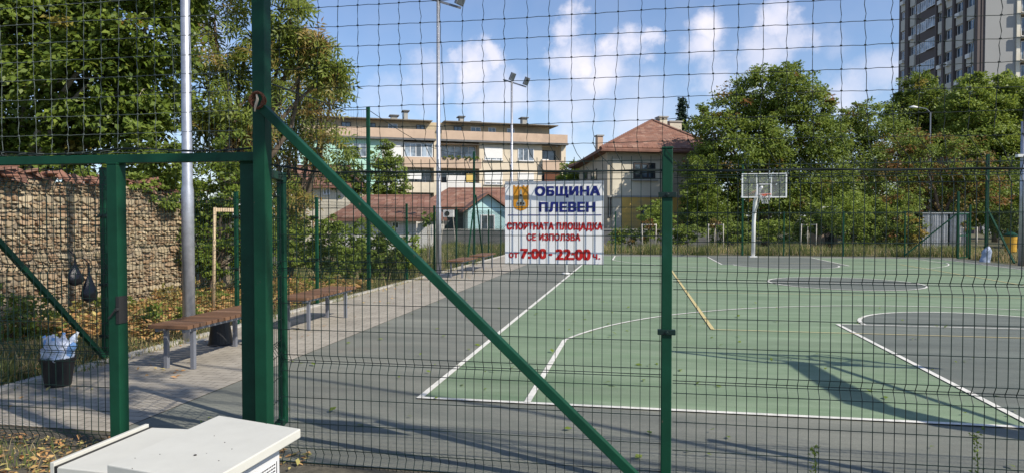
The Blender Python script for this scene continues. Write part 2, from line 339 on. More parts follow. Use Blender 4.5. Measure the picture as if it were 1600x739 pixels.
def fast_mesh(name, V, k, m, parent=None, tint=None, F=None):
    """V (n*k,3) verts, n faces of k corners each (or faces F)"""
    me = bpy.data.meshes.new(name); V = np.asarray(V, np.float32)
    o0 = origin(parent); V = V - np.array(o0[:], np.float32)
    if F is None: F = np.arange(len(V), dtype=np.int32).reshape(-1, k)
    n = len(F); me.vertices.add(len(V)); me.vertices.foreach_set('co', V.ravel())
    me.loops.add(n * k); me.loops.foreach_set('vertex_index', F.ravel().astype(np.int32))
    me.polygons.add(n); me.polygons.foreach_set('loop_start', np.arange(0, n * k, k, dtype=np.int32))
    me.update(calc_edges=True)
    if tint is not None:
        a = me.attributes.new('tint', 'FLOAT', 'FACE'); a.data.foreach_set('value', np.asarray(tint, np.float32))
    return link(name, me, m, parent)
DENS = 2.0
RNG = np.random.default_rng(7); random.seed(7)
def norm(a): return a / np.maximum(np.linalg.norm(a, axis=1, keepdims=True), 1e-6)
def leaf_verts(C, size, out=None, kind='leaf', width=.42, droop=.35, rng=RNG):
    """folded diamond leaves (or feather leaves of 9 leaflets) at points C"""
    n = len(C); sz = size * rng.uniform(.65, 1.25, (n, 1))
    d = rng.normal(size=(n, 3)); d[:, 2] *= .55
    if out is not None: d += out * .9
    d[:, 2] -= droop; d = norm(d)
    up = rng.normal(size=(n, 3)) * .6 + np.array([.35, -.5, .75]); s = norm(np.cross(d, up)); nn = np.cross(s, d)
    def diamond(P, dd, ss, nv, l, w):
        return np.stack([P, P + dd * l * .45 + ss * l * w + nv * l * .10, P + dd * l - nv * l * .10, P + dd * l * .45 - ss * l * w + nv * l * .10], 1)
    if kind == 'leaf': return diamond(C, d, s, nn, sz, width * .5 + .08).reshape(-1, 3), 1
    out_ = []
    for i in range(4):
        t = .18 + i * .22; P = C + d * sz * t - np.array([0, 0, 1]) * sz * .22 * t * t
        for sg in (-1, 1):
            dd = norm(s * sg + d * .45 - np.array([0, 0, .35])); out_.append(diamond(P, dd, norm(np.cross(dd, nn)), nn, sz * .42, .13))
    P = C + d * sz * .95 - np.array([0, 0, 1]) * sz * .2; out_.append(diamond(P, d, s, nn, sz * .4, .13))
    return np.stack(out_, 1).reshape(-1, 3), 9
def foliage(name, lobes, m, parent, per_m3, leaf, kind='leaf', tint_f=0.0, tint_top=False, clump=.30, shell=.45, rng=None, cl_per=None, leaves_per=34, dens=1.0):
    """lobes: (centre, (rx,ry,rz)) ; leaves gathered in clumps through each lobe"""
    rng = rng or RNG; Cs = []; Os = []; Ts = []; cents = []
    for (c, r) in lobes:
        c = np.array(c[:]); r = np.array(r); n = max(6, int(per_m3 * (r.prod()) ** (2 / 3)))
        n = max(5, int(n * DENS * dens)); d = norm(rng.normal(size=(n, 3))); q = (shell + (1.08 - shell) * rng.random((n, 1)) ** .7) * rng.uniform(.85, 1.12, (n, 1))
        cc = c + d * q * r
        cr = clump * rng.uniform(.6, 1.35, (n, 1)) * (r.mean() ** .5)
        k = leaves_per; pp = np.repeat(cc, k, 0) + norm(rng.normal(size=(n * k, 3))) * (rng.random((n * k, 1)) ** .5) * np.repeat(cr, k, 0) * np.array([1, 1, .62])
        tt = (rng.random(n) < tint_f).astype(float) * rng.uniform(.5, 1, n)
        Cs.append(pp); Os.append(np.repeat(d, k, 0)); Ts.append(np.repeat(tt, k)); cents.append((c, cc))
    C = np.concatenate(Cs); O = np.concatenate(Os); T = np.concatenate(Ts)
    V, per = leaf_verts(C, leaf, O, kind, rng=rng)
    fast_mesh(name, V, 4, m, parent, np.repeat(T, per))
    return cents
def limb(mb, a, b, r0, r1, bend=.15, n=6, rng=random):
    a, b = Vector(a), Vector(b); L = (b - a).length; j = Vector((rng.uniform(-1, 1), rng.uniform(-1, 1), rng.uniform(.1, .8))) * L * bend
    pts = [a.lerp(b, t) + j * math.sin(math.pi * t) + Vector((rng.uniform(-1, 1), rng.uniform(-1, 1), rng.uniform(-1, 1))) * L * .02 * (0 < t < 1) for t in [i / n for i in range(n + 1)]]
    mb.tube(pts, [r0 + (r1 - r0) * i / n for i in range(n + 1)], 7, cap=True); return pts
def tree(name, label, cat, base, lobes, m, per_m3=26, leaf=.16, kind='leaf', tint=0.0, trunk_r=.18, fork=.4, bark='bark', group=None, clump=.30, leaves_per=34, shell=.45, twigs=5, dens=1.0):
    base = Vector(base); root = empty(name, base, label, cat, group)
    L = [(Vector(c), ((r,) * 3 if not isinstance(r, tuple) else r)) for c, r in lobes]
    cents = foliage('crown', L, m, root, per_m3, leaf, kind, tint, clump=clump, leaves_per=leaves_per, shell=shell, dens=dens)
    mb = MB(); top = sum((c for c, r in L), Vector()) / len(L)
    f = base.lerp(top, fork); f.x = base.x * .75 + top.x * .25; f.y = base.y * .75 + top.y * .25
    limb(mb, base - Vector((0, 0, .1)), f, trunk_r, trunk_r * .7, .04)
    for (c, cc) in cents:
        limb(mb, f, c, trunk_r * .5, trunk_r * .14, .12)
        for q in cc[:twigs]: limb(mb, Vector(c), Vector(q), trunk_r * .13, trunk_r * .03, .1, 3)
    mb.build('trunk', bark, root, smooth=True)
    return root
def plobes(D, items, zs=.9):
    """lobes measured in the photograph's pixels at camera depth D: (px, py, radius px[, extra depth])"""
    out = []
    for it in items:
        px, py, r = it[:3]; d = D + (it[3] if len(it) > 3 else random.uniform(-1, 1) * r * D / FPX * .5)
        R = r * D / FPX * 1.12; out.append((AD(px, py, d), (R, R, R * zs)))
    return out

# ------------------------------------------------------------------ ground, pavement, court
FY = 4.187                                   # plane of the front fence
XL = -6.12                                   # plane of the left fence
def sheet(name, pts, z, m, kind='structure', mbx=None):
    mb = MB(); mb.poly([(x, y, z) for x, y in pts]); return tag(mb.build(name, m), kind=kind)
def rect(x0, x1, y0, y1): return [(x0, y0), (x1, y0), (x1, y1), (x0, y1)]
def ring_pts(cx, cy, r, a0=0, a1=360, n=48): return [(cx + r * math.cos(math.radians(a0 + (a1 - a0) * i / n)), cy + r * math.sin(math.radians(a0 + (a1 - a0) * i / n))) for i in range(n + 1)]
g = MB(); g.poly([(x, y, 0) for x, y in rect(-700, 700, -300, 1500)]); tag(g.build('ground', 'soil'), kind='structure')
sheet('pavement', rect(-6.0, -4.0, 4.6, 33), .006, 'pavers')
sheet('pavement', rect(-12, 7, 1.9, 3.62), .006, 'pavers_grey')
sheet('dirt_strip', [(-12, 3.66), (7, 3.66), (7, 4.23), (-3.9, 4.23), (-3.9, 4.58), (-12, 4.58)], .004, 'dirt')
sheet('asphalt', [(-3.99, 4.6), (-3.89, 4.6), (-3.89, 4.24), (13.6, 4.24), (13.6, 32.9), (-3.99, 32.9)], .005, 'asphalt')
mb = MB(); mb.box(-6.12, -6.0, 4.6, 33, 0, .035); mb.box(-12, 7, 3.62, 3.66, 0, .01); tag(mb.build('kerb', 'kerb'), kind='structure')
CX, BX0, BX1, BY0, BY1 = 5.32, -1.96, 12.6, 5.98, 31.5
sheet('court_surface', rect(BX0, BX1, BY0, BY1), .009, 'court_green')
KY, FKY, MY = 11.4, 26.1, 18.9
keys = MB(); keys.poly([(x, y, .013) for x, y in rect(CX - 2.2, CX + 2.2, BY0, KY)]); keys.poly([(x, y, .013) for x, y in rect(CX - 2.2, CX + 2.2, FKY, BY1)])
keys.poly([(x, y, .013) for x, y in ring_pts(CX, KY + .002, 1.8, 0, 180)]); keys.poly([(x, y, .013) for x, y in ring_pts(CX, FKY - .002, 1.8, 180, 360)])
keys.poly([(x, y, .013) for x, y in ring_pts(CX, MY, 1.85)][:-1]); tag(keys.build('court_key', 'court_gray'), kind='structure')
def strip(mb, pts, w, z):
    for i in range(len(pts) - 1):
        a, b = Vector((*pts[i], 0)), Vector((*pts[i + 1], 0)); d = (b - a).normalized(); n = Vector((-d.y, d.x, 0)) * w / 2
        e = d * .0 
        mb.poly([(p.x, p.y, z) for p in (a - n - e, b - n + e, b + n + e, a + n - e)])
LW = .06
wl = MB(); z = .017
def rl(x0, x1, y0, y1): strip(wl, [(x0, y0), (x1, y1)], LW, z)
wl_ = [((BX0, BY0), (BX1, BY0)), ((BX0, BY1), (BX1, BY1))]
for a, b in wl_: strip(wl, [a, b], LW, .017)
for x in (BX0, BX1): strip(wl, [(x, BY0 - LW / 2), (x, BY1 + LW / 2)], LW, .0174)
strip(wl, [(BX0, MY), (BX1, MY)], LW * .8, .0166)
for kx in (-2.2, 2.2):
    strip(wl, [(CX + kx, BY0), (CX + kx, KY)], LW, .0178); strip(wl, [(CX + kx, FKY), (CX + kx, BY1)], LW, .0178)
strip(wl, [(CX - 2.2, KY), (CX + 2.2, KY)], LW * .8, .0182); strip(wl, [(CX - 2.2, FKY), (CX + 2.2, FKY)], LW * .8, .0182)
strip(wl, ring_pts(CX, KY, 1.8, 0, 180), LW, .0186); strip(wl, ring_pts(CX, FKY, 1.8, 180, 360), LW, .0186); strip(wl, ring_pts(CX, MY, 1.85), LW, .0186)
HX, HY = CX, BY0 + 1.55
aa = math.degrees(math.acos(6.28 / 6.5))
for s, hy, e in ((1, HY, BY0), (-1, BY1 - 1.55, BY1)):
    arc = ring_pts(HX, hy, 6.5, aa * s, (180 - aa) * s, 64); strip(wl, arc, LW * .8, .019)
    strip(wl, [(arc[0][0], e), arc[0]], LW, .0194); strip(wl, [(arc[-1][0], e), arc[-1]], LW, .0194)
tag(wl.build('court_markings', 'line_white'), kind='structure')
yl = MB(); strip(yl, [(1.13, 10.5), (1.13, 27.3)], .055, .021)
for y in (10.5, 15.9, 21.9, 27.3): strip(yl, [(1.13, y), (9.6, y)], .032, .0214)
strip(yl, [(9.6, 10.5), (9.6, 27.3)], .05, .021)
tag(yl.build('volleyball_markings', 'line_yellow'), kind='structure')

# ------------------------------------------------------------------ fence panel template
Z_ROWS = [.025, .12, .292, .464, .640, .694, .709, .749, .919, 1.095, 1.268, 1.312, 1.327, 1.378, 1.554, 1.727, 1.899, 1.938, 1.953, 2.010]
FOLDS = [.077, .701, 1.320, 1.945]
def fold(z):
    o = 0
    for f in FOLDS: o = max(o, 1 - abs(z - f) / .052)
    return max(0, o) * .03
def panel_mesh(w, vs=.058, r=.0026):
    mb = MB(); n = int(w / vs); off = (w - n * vs) / 2
    zs = sorted(set([0.0, 2.038] + sum([[f - .052, f, f + .052] for f in FOLDS], []))); zs = [z for z in zs if 0 <= z <= 2.038]
    for i in range(n + 1): mb.tube([(off + i * vs, fold(z), z) for z in zs], r, 4)
    for z in Z_ROWS: mb.tube([(0, fold(z) - .005, z), (w, fold(z) - .005, z)], r * 1.12, 4)
    me = bpy.data.meshes.new('panel'); me.from_pydata(mb.v, [], mb.f); me.update(); me.materials.append(MATS['green_wire']); return me
PM = panel_mesh(2.54)
def put_panel(root, x, y, z, ang=0, me=None):
    o = bpy.data.objects.new('panel', me or PM); COL.objects.link(o); o.parent = root; o.location = Vector((x, y, z)) - root.location; o.rotation_euler = (0, 0, ang); return o
def sq_post(root, x, y, w, h, z0=0, d=None, cap=True, clips=()):
    mb = MB(); d = d or w; mb.box(x - w / 2, x + w / 2, y - d / 2, y + d / 2, z0, h)
    o = mb.build('post', 'green_paint', root, bevel=.005)
    if cap: c = MB(); c.box(x - w / 2 - .003, x + w / 2 + .003, y - d / 2 - .003, y + d / 2 + .003, h, h + .012); c.build('cap', 'green_paint', o, bevel=.004)
    for cz in clips:
        c = MB(); c.box(x - w / 2 - .022, x + w / 2 + .022, y - d / 2 - .012, y - d / 2 + .02, cz - .016, cz + .016); c.tube([(x, y - d / 2 - .012, cz), (x, y - d / 2 - .026, cz)], .011, 6)
        c.build('clip', 'green_wire', o, bevel=.003)
    return o
# the front fence (both sides of the gateway)
ff = empty('mesh_fence', (-2.46, FY, 0), 'tall green mesh fence in the foreground, with slanting brace, carrying the white notice', 'fence')
xR = .18
put_panel(ff, -2.375, FY + .012, 0)
put_panel(ff, xR + .04, FY + .012, -.034); put_panel(ff, xR + .04 + 2.60, FY + .012, -.034)
W2 = 2.43; PM2 = panel_mesh(W2)
put_panel(ff, -3.63 - W2, FY + .012, 0, me=PM2)
sq_post(ff, xR, FY, .062, 2.075, clips=(1.80, .98, .10))
sq_post(ff, xR + 2.62, FY, .062, 2.075, clips=(1.80, .98)); sq_post(ff, -6.24, FY, .07, 2.3)
tp = sq_post(ff, -2.46, FY - .02, .09, 4.3)
sq_post(ff, -3.59, FY, .082, 2.035, d=.09)
rail = MB(); rail.box(-6.2, -2.505, FY - .03, FY + .03, 2.045, 2.105); rail.build('rail', 'green_paint', ff, bevel=.004)
sq_post(ff, -2.60, FY + .055, .10, 2.035, d=.08)
br = MB(); br.bar((-2.42, FY - .075, AY(425, 172, FY).z), (.085, FY - .075, .03), .055, .06, up=(0, 1, 0)); br.build('brace', 'green_paint', ff, bevel=.004)
tie = MB(); c0 = AY(405, 158, FY - .09)
for k in range(9):
    r = .040 + .004 * (k % 3); pts = [(c0.x + r * math.cos(t), c0.y + .012 * math.sin(3 * t + k) - .004 * k, c0.z + r * 1.15 * math.sin(t)) for t in [i * math.pi / 9 + k for i in range(19)]]
    tie.tube(pts, .0045, 5)
ro = tie.build('wire_tie', 'rust', ff)
tg = MB(); tg.tube([c0 + Vector((.0, -.03, .035)), c0 + Vector((.012, -.04, .0)), c0 + Vector((-.004, -.04, -.045)), c0 + Vector((-.012, -.035, -.075))], [.006, .010, .009, .004], 6); tg.build('rope_tag', 'rope', ro)
# lock box and hinge bits on the gate post
lk = MB(); lk.box(-3.565, -3.541, FY - .05, FY + .03, .93, 1.12); lk.tube([(-3.548, FY - .075, 1.03), (-3.548, FY - .05, 1.03)], .012, 8); lk.tube([(-3.548, FY - .075, 1.03), (-3.60, FY - .078, .97)], .007, 6); lk.build('lock_box', 'dark_gap', ff)
# gate leaf standing open behind the tall post
gh = Vector((-2.56, FY + .13, 0)); ge = Vector((-2.72, 4.88, 0))
gl = empty('gate', gh, 'narrow green mesh gate leaf standing open behind the tall post', 'gate')
gd = (ge - gh); gw = gd.length; gang = math.atan2(gd.y, gd.x)
fr = MB()
fr.bar(gh + Vector((0, 0, .06)), gh + Vector((0, 0, 2.02)), .05, .05); fr.bar(ge + Vector((0, 0, .06)), ge + Vector((0, 0, 2.02)), .06, .05)
fr.bar(gh + Vector((0, 0, 1.985)), ge + Vector((0, 0, 1.985)), .05, .06); fr.bar(gh + Vector((0, 0, .09)), ge + Vector((0, 0, .09)), .05, .06)
fr.build('frame', 'green_paint', gl, bevel=.004)
PMg = panel_mesh(gw - .06)
gp = put_panel(gl, gh.x + gd.x / gw * .03, gh.y + gd.y / gw * .03, .01, gang, PMg); gp.scale = (1, 1, .96); gp.name = 'mesh'
for zz in (.5, 1.6):
    h = MB(); h.tube([(-2.645, FY + .085, zz - .04), (-2.645, FY + .085, zz + .04)], .014, 8); h.build('hinge', 'galvanised', gl)

# ------------------------------------------------------------------ ball net above the fence
def net(name, label, x0, x1, ztop, cable_z, seed, curl=.16, tone='dark_cord'):
    rg = random.Random(seed); root = empty(name, (x0, FY, 2.1), label, 'net')
    mb = MB(); dx, dz = .1385, .131; rows = [2.12 + dz * i for i in range(int((ztop - 2.12) / dz) + 1)]
    nc = int((x1 - x0) / dx); R = .0022
    ph = [rg.uniform(0, 6.28) for _ in range(nc + 2)]; amp = [rg.uniform(.003, .008) for _ in range(nc + 2)]
    def xk(i, z): return x0 + dx * (i + .5) + .012 * noise.noise(Vector((i * .7, z * 2, seed))) + (.045 * max(0, (2.75 - z)) * noise.noise(Vector((i * .21, 3, seed))) * 2)
    rowz = lambda x, k: rows[k] + .012 * noise.noise(Vector((x * .6, k, seed))) + .004 * noise.noise(Vector((x * 6, k * 3, seed)))
    for i in range(nc):
        pts = []; zc = cable_z(xk(i, 2)); sgn = rg.uniform(.1, 1.0) * curl
        t = 0; pts = [(xk(i, 2.1) + sgn + rg.uniform(-.02, .02), FY - .02, zc)]
        for q in (.3, .62): pts.append((xk(i, 2.1) + sgn * (1 - q) ** 1.4 + rg.uniform(-.008, .008), FY - .025 - .015 * math.sin(q * 3), zc + (rows[0] - zc) * q))
        for k in range(len(rows)):
            z = rowz(xk(i, rows[k]), k); pts.append((xk(i, z), FY - .02, z))
            if k < len(rows) - 1:
                for q, s in ((.3, 1), (.7, -.55)): pts.append((xk(i, z) + amp[i] * s * math.sin(ph[i] + k * .4) * 1.0, FY - .02, z + dz * q))
        mb.tube(pts, R, 4)
    for k in range(len(rows)):
        pts = [(x0 + dx * j / 2, FY - .02, rowz(x0 + dx * j / 2, k) - .003 * (j % 2)) for j in range(2 * nc + 1)]; mb.tube(pts, R, 4)
        for i in range(nc):
            x = xk(i, rows[k]); zz = rowz(x, k); mb.tube([(x - .006, FY - .021, zz), (x + .006, FY - .021, zz)], .0046, 5)
    mb.build('mesh', tone, root)
    cb = MB(); nn = 60; xs = [x0 + (x1 - x0) * i / nn for i in range(nn + 1)]
    cb.tube([(x, FY - .02, cable_z(x)) for x in xs], .0052, 6)
    cb.tube([(x, FY - .024 + .006 * math.sin(x * 9), cable_z(x) + .006 * math.sin(x * 7 + 1)) for x in xs], .004, 5); cb.build('cable', 'dark_cord', root)
    return root
def cz_r(x):
    p = (x + 2.4) / 6.5; return 2.02 - .055 * min(1, p * 18) - .05 * max(0, p) 
net('ball_net', 'wide square mesh ball net hanging above the fence to the right of the tall post', -2.40, 3.9, 4.2, cz_r, 3)
net('ball_net', 'pale square mesh ball net hanging above the gateway rail, left of the tall post', -6.1, -2.54, 4.2, lambda x: 2.13 + .012 * math.sin(x * 5), 9, curl=.10, tone='cord_sunlit')

# ------------------------------------------------------------------ the notice on the fence
def text_mesh(body, x0, x1, z0, z1, y, bold=.02, depth=.0012):
    c = bpy.data.curves.new('lettering', 'FONT'); c.body = body; c.space_character = 1.08
    o = bpy.data.objects.new('lettering', c); COL.objects.link(o); bpy.context.view_layer.update()
    me = bpy.data.meshes.new_from_object(o.evaluated_get(bpy.context.evaluated_depsgraph_get())); bpy.data.objects.remove(o)
    vs = [v.co.copy() for v in me.vertices]; fs = [tuple(p.vertices) for p in me.polygons]
    a, b = min(v.x for v in vs), max(v.x for v in vs); e, f = min(v.y for v in vs), max(v.y for v in vs)
    mb = MB(); w = bold * 1.1; k = 0; x0 += w * (z1 - z0); x1 -= w * (z1 - z0); h = z1 - z0; z0 += w * h * .6; z1 -= w * h * .6
    for dx, dz in ((0, 0), (-1, -.6), (1, .6), (-1, .6), (1, -.6), (-.5, 0), (.5, 0)):
        mb.add([(x0 + (v.x - a) / (b - a) * (x1 - x0) + dx * w * h, y - k * .00012, z0 + (v.y - e) / (f - e) * (z1 - z0) + dz * w * h) for v in vs], fs); k += 1
    return mb
SYY = FY + .062
def SP(px, py):
    """point of the notice for a pixel of the photograph (the notice is a plane at SYY)"""
    return AY(px, py, SYY)
a = SP(789, 284); b_ = SP(943, 414)
sg = empty('notice_board', ((a.x + b_.x) / 2, SYY, b_.z), 'white notice with blue and red Cyrillic lettering and golden crest wired to the green fence', 'sign')
mb = MB(); mb.box(a.x, b_.x, SYY, SYY + .004, b_.z, a.z); mb.build('board', 'sign_white', sg, bevel=.001)
def wr(name, body, px0, px1, py0, py1, m, bold, dz=0):
    p, q = SP(px0, py1), SP(px1, py0)
    text_mesh(body, p.x, q.x, SP((px0 + px1) / 2, py1).z, SP((px0 + px1) / 2, py0).z, SYY - .0015, bold).build(name, m, sg)
wr('lettering', 'ОБЩИНА', 836, 938, 291, 309.5, 'ink_blue', .06)
wr('lettering', 'ПЛЕВЕН', 842, 930, 316, 331.5, 'ink_blue', .07)
wr('lettering', 'СПОРТНАТА ПЛОЩАДКА', 792, 942, 347.5, 361.5, 'ink_red', .05)
wr('lettering', 'СЕ ИЗПОЛЗВА', 823, 907, 365, 376, 'ink_red', .05)
wr('lettering', 'от', 795, 810, 394, 402.5, 'ink_red', .06)
wr('lettering', '7:00', 813, 854, 388, 404, 'ink_red', .07)
wr('lettering', '-', 857, 863, 396, 399, 'ink_red', .05)
wr('lettering', '22:00', 868, 923, 389, 406, 'ink_red', .07)
wr('lettering', 'ч.', 926, 938, 396.5, 405, 'ink_red', .06)
p, q = SP(794, 337), SP(940, 335.4); mb = MB(); mb.box(p.x, q.x, SYY - .0015, SYY - .0005, p.z, q.z); mb.build('rule', 'ink_blue', sg)
# crest: gold shield with a crenellated top edge and a silver monument
def cz(px, py, y=-.0015): v = SP(px, py); return (v.x, SYY + y, v.z)
out = [(802, 290), (805, 290), (805, 292), (808.5, 292), (808.5, 290), (811, 290), (811, 292), (817, 292), (817, 290), (819.5, 290), (819.5, 292), (823, 292), (823, 290), (826, 290), (826, 321), (824, 325.5), (818, 328.5), (814, 330), (810, 328.5), (804, 325.5), (802, 321)]
cr_ = MB(); cr_.slab([cz(*p) for p in out], (0, .001, 0)); crest = cr_.build('crest', 'crest_gold', sg)
mo = MB(); mo.slab([cz(*p, -.003) for p in [(812.6, 298), (814, 295.5), (815.4, 298), (816.2, 306), (817.5, 312), (821, 317), (821, 322), (807, 322), (807, 317), (810.5, 312), (811.8, 306)]], (0, .001, 0)); mo.build('monument', 'crest_silver', crest)
for (x0, x1, y0, y1) in ((812.6, 815.4, 304, 307), (808.5, 811, 317, 320), (812.5, 815.5, 316, 320.5), (817, 819.5, 317, 320)):
    d = MB(); p, q = cz(x0, y1), cz(x1, y0); d.box(p[0], q[0], SYY - .0042, SYY - .0034, p[2], q[2]); d.build('opening', 'crest_dark', crest)
for px in (796, 936):
    for py in (288, 410):
        t = MB(); v = SP(px, py); t.tube([(v.x, SYY - .003, v.z), (v.x, SYY - .065, v.z + .004)], .0016, 5); t.build('wire_tie', 'galvanised', sg)

# ------------------------------------------------------------------ left, far and right court fences
lf = empty('mesh_fence', (XL, 4.8, 0), 'green mesh fence running along the benches on the left side of the court', 'fence')
ys = [4.5, 7.05, 9.6, 12.3, 14.9, 17.55, 20.1, 22.7, 25.3, 27.9, 30.5, 33.0]
for i, y in enumerate(ys):
    tall = i in (4, 8); sq_post(lf, XL, y if i != 1 else 6.95, .075 if tall or i < 2 else .055, 4.25 if tall else (2.25 if i < 2 else 2.08), clips=(1.7, .9, .3) if 0 < i < 6 else ())
for i in range(len(ys) - 1): put_panel(lf, XL + .04, ys[i] + .03, 0, math.radians(90))
b2 = MB(); b2.bar((XL + .06, 6.85, .06), (XL + .06, 5.05, 1.98), .05, .05); b2.build('brace', 'green_paint', lf, bevel=.004)
for s in (-1, 1):
    b2 = MB(); b2.bar((XL + .05, 25.3 + s * 1.3, .05), (XL + .05, 25.3 + s * .08, 2.6), .045, .045); b2.build('brace', 'green_paint', lf)
def side_net(y0, y1, z0, z1, sp=.14):
    mb = MB(); n = int((y1 - y0) / sp)
    for i in range(n + 1):
        y = y0 + sp * i; mb.tube([(XL, y, z0), (XL + .01, y + .02, (z0 + z1) / 2), (XL, y, z1 - .1 * math.sin(math.pi * i / n))], .0016, 3, cap=False)
    for k in range(int((z1 - z0) / sp)):
        z = z0 + sp * k; mb.tube([(XL, y0, z), (XL, (y0 + y1) / 2, z - .04), (XL, y1, z)], .0016, 3, cap=False)
    return mb
sn = empty('ball_net', (XL, 14.9, 2.1), 'fine ball net strung above the left court fence between its tall posts', 'net')
side_net(8.2, 14.9, 2.1, 4.15).build('mesh', 'green_wire', sn)
cb = MB(); ca = AY(423, 131, FY); cb.tube([(ca.x, FY + .03, ca.z), (-4.2, 9.4, 3.26), (XL, 14.9, 4.2)], .007, 5)
cb.tube([(XL, 14.9 + 10.4 * t, 4.2 - .35 * math.sin(math.pi * t)) for t in [i / 12 for i in range(13)]], .008, 5); cb.build('cable', 'dark_cord', sn)
XRR = 13.95
rf = empty('mesh_fence', (4.0, 33.0, 0), 'green mesh fence behind the far hoop, closing the far end of the court', 'fence')
for i in range(8):
    x = XL + 2.56 * i; tall = i == 4; sq_post(rf, x if i != 4 else 4.85, 33.0, .08 if tall else .055, 4.2 if tall else 2.05, cap=False)
    if i < 8: put_panel(rf, x + .02, 33.02, 0)
sq_post(rf, XRR, 33.0, .09, 2.9, cap=False)
b2 = MB(); b2.bar((11.75, 32.94, .05), (13.9, 32.94, 1.95), .05, .05); b2.build('brace', 'green_paint', rf)
r2 = empty('mesh_fence', (XRR, 28.0, 0), 'green mesh fence with slanting brace on the right side, beyond the court corner', 'fence')
sq_post(r2, XRR, 30.5, .11, 4.3, cap=False); sq_post(r2, XRR, 31.9, .07, 2.3, cap=False)
for i in range(6): sq_post(r2, XRR, 30.5 - 2.56 * (i + 1), .055, 2.05, cap=False); put_panel(r2, XRR, 30.5 - 2.56 * (i + 1), 0, math.radians(90))
b2 = MB(); b2.bar((XRR - .05, 30.4, 2.15), (XRR - .05, 28.3, .05), .06, .06); b2.build('brace', 'green_paint', r2)
g2 = empty('gate', (XRR, 31.9, 0), 'small dark green gate frame left ajar at the far right corner', 'gate')
mb = MB(); A, B = Vector((XRR - .1, 31.9, 0)), Vector((XRR - .75, 31.2, 0))
for q in (A, B): mb.bar(q + Vector((0, 0, .05)), q + Vector((0, 0, 1.95)), .06, .06)
for zz in (.08, 1.0, 1.92): mb.bar(A + Vector((0, 0, zz)), B + Vector((0, 0, zz)), .06, .05)
mb.build('frame', 'green_paint', g2)

# ------------------------------------------------------------------ floodlight poles
def light_pole(loc, label, rot=0.0, thick=.073):
    r = empty('floodlight_pole', loc, label, 'light pole', 'floodlight poles along the left fence'); l = Vector(loc)
    mb = MB(); mb.tube([l, l + Vector((0, 0, 2.05)), l + Vector((0, 0, 2.12)), l + Vector((0, 0, 8.3))], [thick * 1.12, thick * 1.10, thick * .93, thick * .7], 20); mb.build('pole', 'galvanised', r, smooth=True)
    f = MB(); f.box(l.x - .16, l.x + .16, l.y - .16, l.y + .16, .0, .02); f.build('base_plate', 'galvanised', r)
    cr = MB(); d = Vector((math.cos(rot), math.sin(rot), -.35)).normalized(); c = l + Vector((0, 0, 8.25)); cr.bar(c - d * .45, c + d * .75, .06, .06); cr.build('crossarm', 'bench_steel', r)
    for t in (-.1, .62):
        p = c + d * t + Vector((0, 0, .02)); hd = MB(); fw = Vector((.72, -.25, -.35)).normalized(); sd = fw.cross(Vector((0, 0, 1))).normalized(); up = sd.cross(fw)
        o = p - sd * .19 + up * .05; hd.par(o, sd * .38, up * .38, fw * .09); h = hd.build('floodlight', 'bench_steel', r, bevel=.01)
        ln = MB(); ln.par(o + fw * .092 + sd * .03 + up * .03, sd * .32, up * .32, fw * .006); ln.build('lens', 'glass_pale', h)
light_pole((-6.0 + .02, 8.25, 0), 'near galvanised floodlight pole rising beside the first bench')
light_pole((XL + .2, 19.9, 0), 'middle floodlight pole with two tilted lamp heads, in front of the apartment block')
light_pole((XL + .2, 32.2, 0), 'smallest, farthest floodlight pole with twin lamp heads above the notice')
# the lamp-less pole at the right edge
rp = AD(1596, 417, 24.6); rr_ = empty('light_pole', (rp.x, rp.y, 0), 'grey steel pole at the right edge of the photo near the yellow bin', 'light pole')
mb = MB(); mb.tube([(rp.x, rp.y, 0), (rp.x, rp.y, 5.2)], [.11, .085], 16); mb.build('pole', 'galvanised', rr_, smooth=True)
mb = MB(); mb.box(rp.x - .22, rp.x + .06, rp.y - .1, rp.y + .1, 3.92, 4.02); mb.build('junction_box', 'white_enamel', rr_)

# ------------------------------------------------------------------ benches
def make_bench(x, y, L=1.75):
    r = empty('bench', (x, y, 0), None, 'bench', 'slatted benches along the paved strip')
    sl = MB(); n = int(L / .105); rg = random.Random(4)
    for i in range(n):
        yy = y + i * (L - .085) / (n - 1); j = rg.uniform(-.008, .008); sl.box(x - .245 + j, x + .245 + j, yy, yy + .085, .475, .515)
    sl.build('seat', 'bench_wood', r, bevel=.004)
    f = MB()
    for sx in (-.165, .165): f.box(x + sx - .02, x + sx + .02, y + .03, y + L - .03, .435, .474)
    for yy in (y + .19, y + 1.5): f.box(x - .144, x + .144, yy - .02, yy + .02, .437, .472)
    f.build('frame', 'bench_steel', r, bevel=.003)
    for yy in (y + .19, y + 1.5):
        for sx in (-.165, .165): l = MB(); l.box(x + sx - .023, x + sx + .023, yy - .023, yy + .023, .006, .434); l.build('leg', 'bench_steel', r, bevel=.003)
    return r
bench = make_bench(-4.98, 6.52)
for i, (y, lb) in enumerate([(6.52, 'nearest slatted wooden bench beside the open gateway, black bucket under it'), (9.2, 'second slatted bench from the gate, lit orange, just behind the gate leaf'),
                             (18.55, 'third slatted bench, far along the paving left of the notice'), (21.3, 'farthest slatted bench, tight against the left edge of the notice')]):
    o = bench if i == 0 else copy_tree(bench); o.location = (-4.98 if i < 2 else -5.05, y, 0); o['label'] = lb
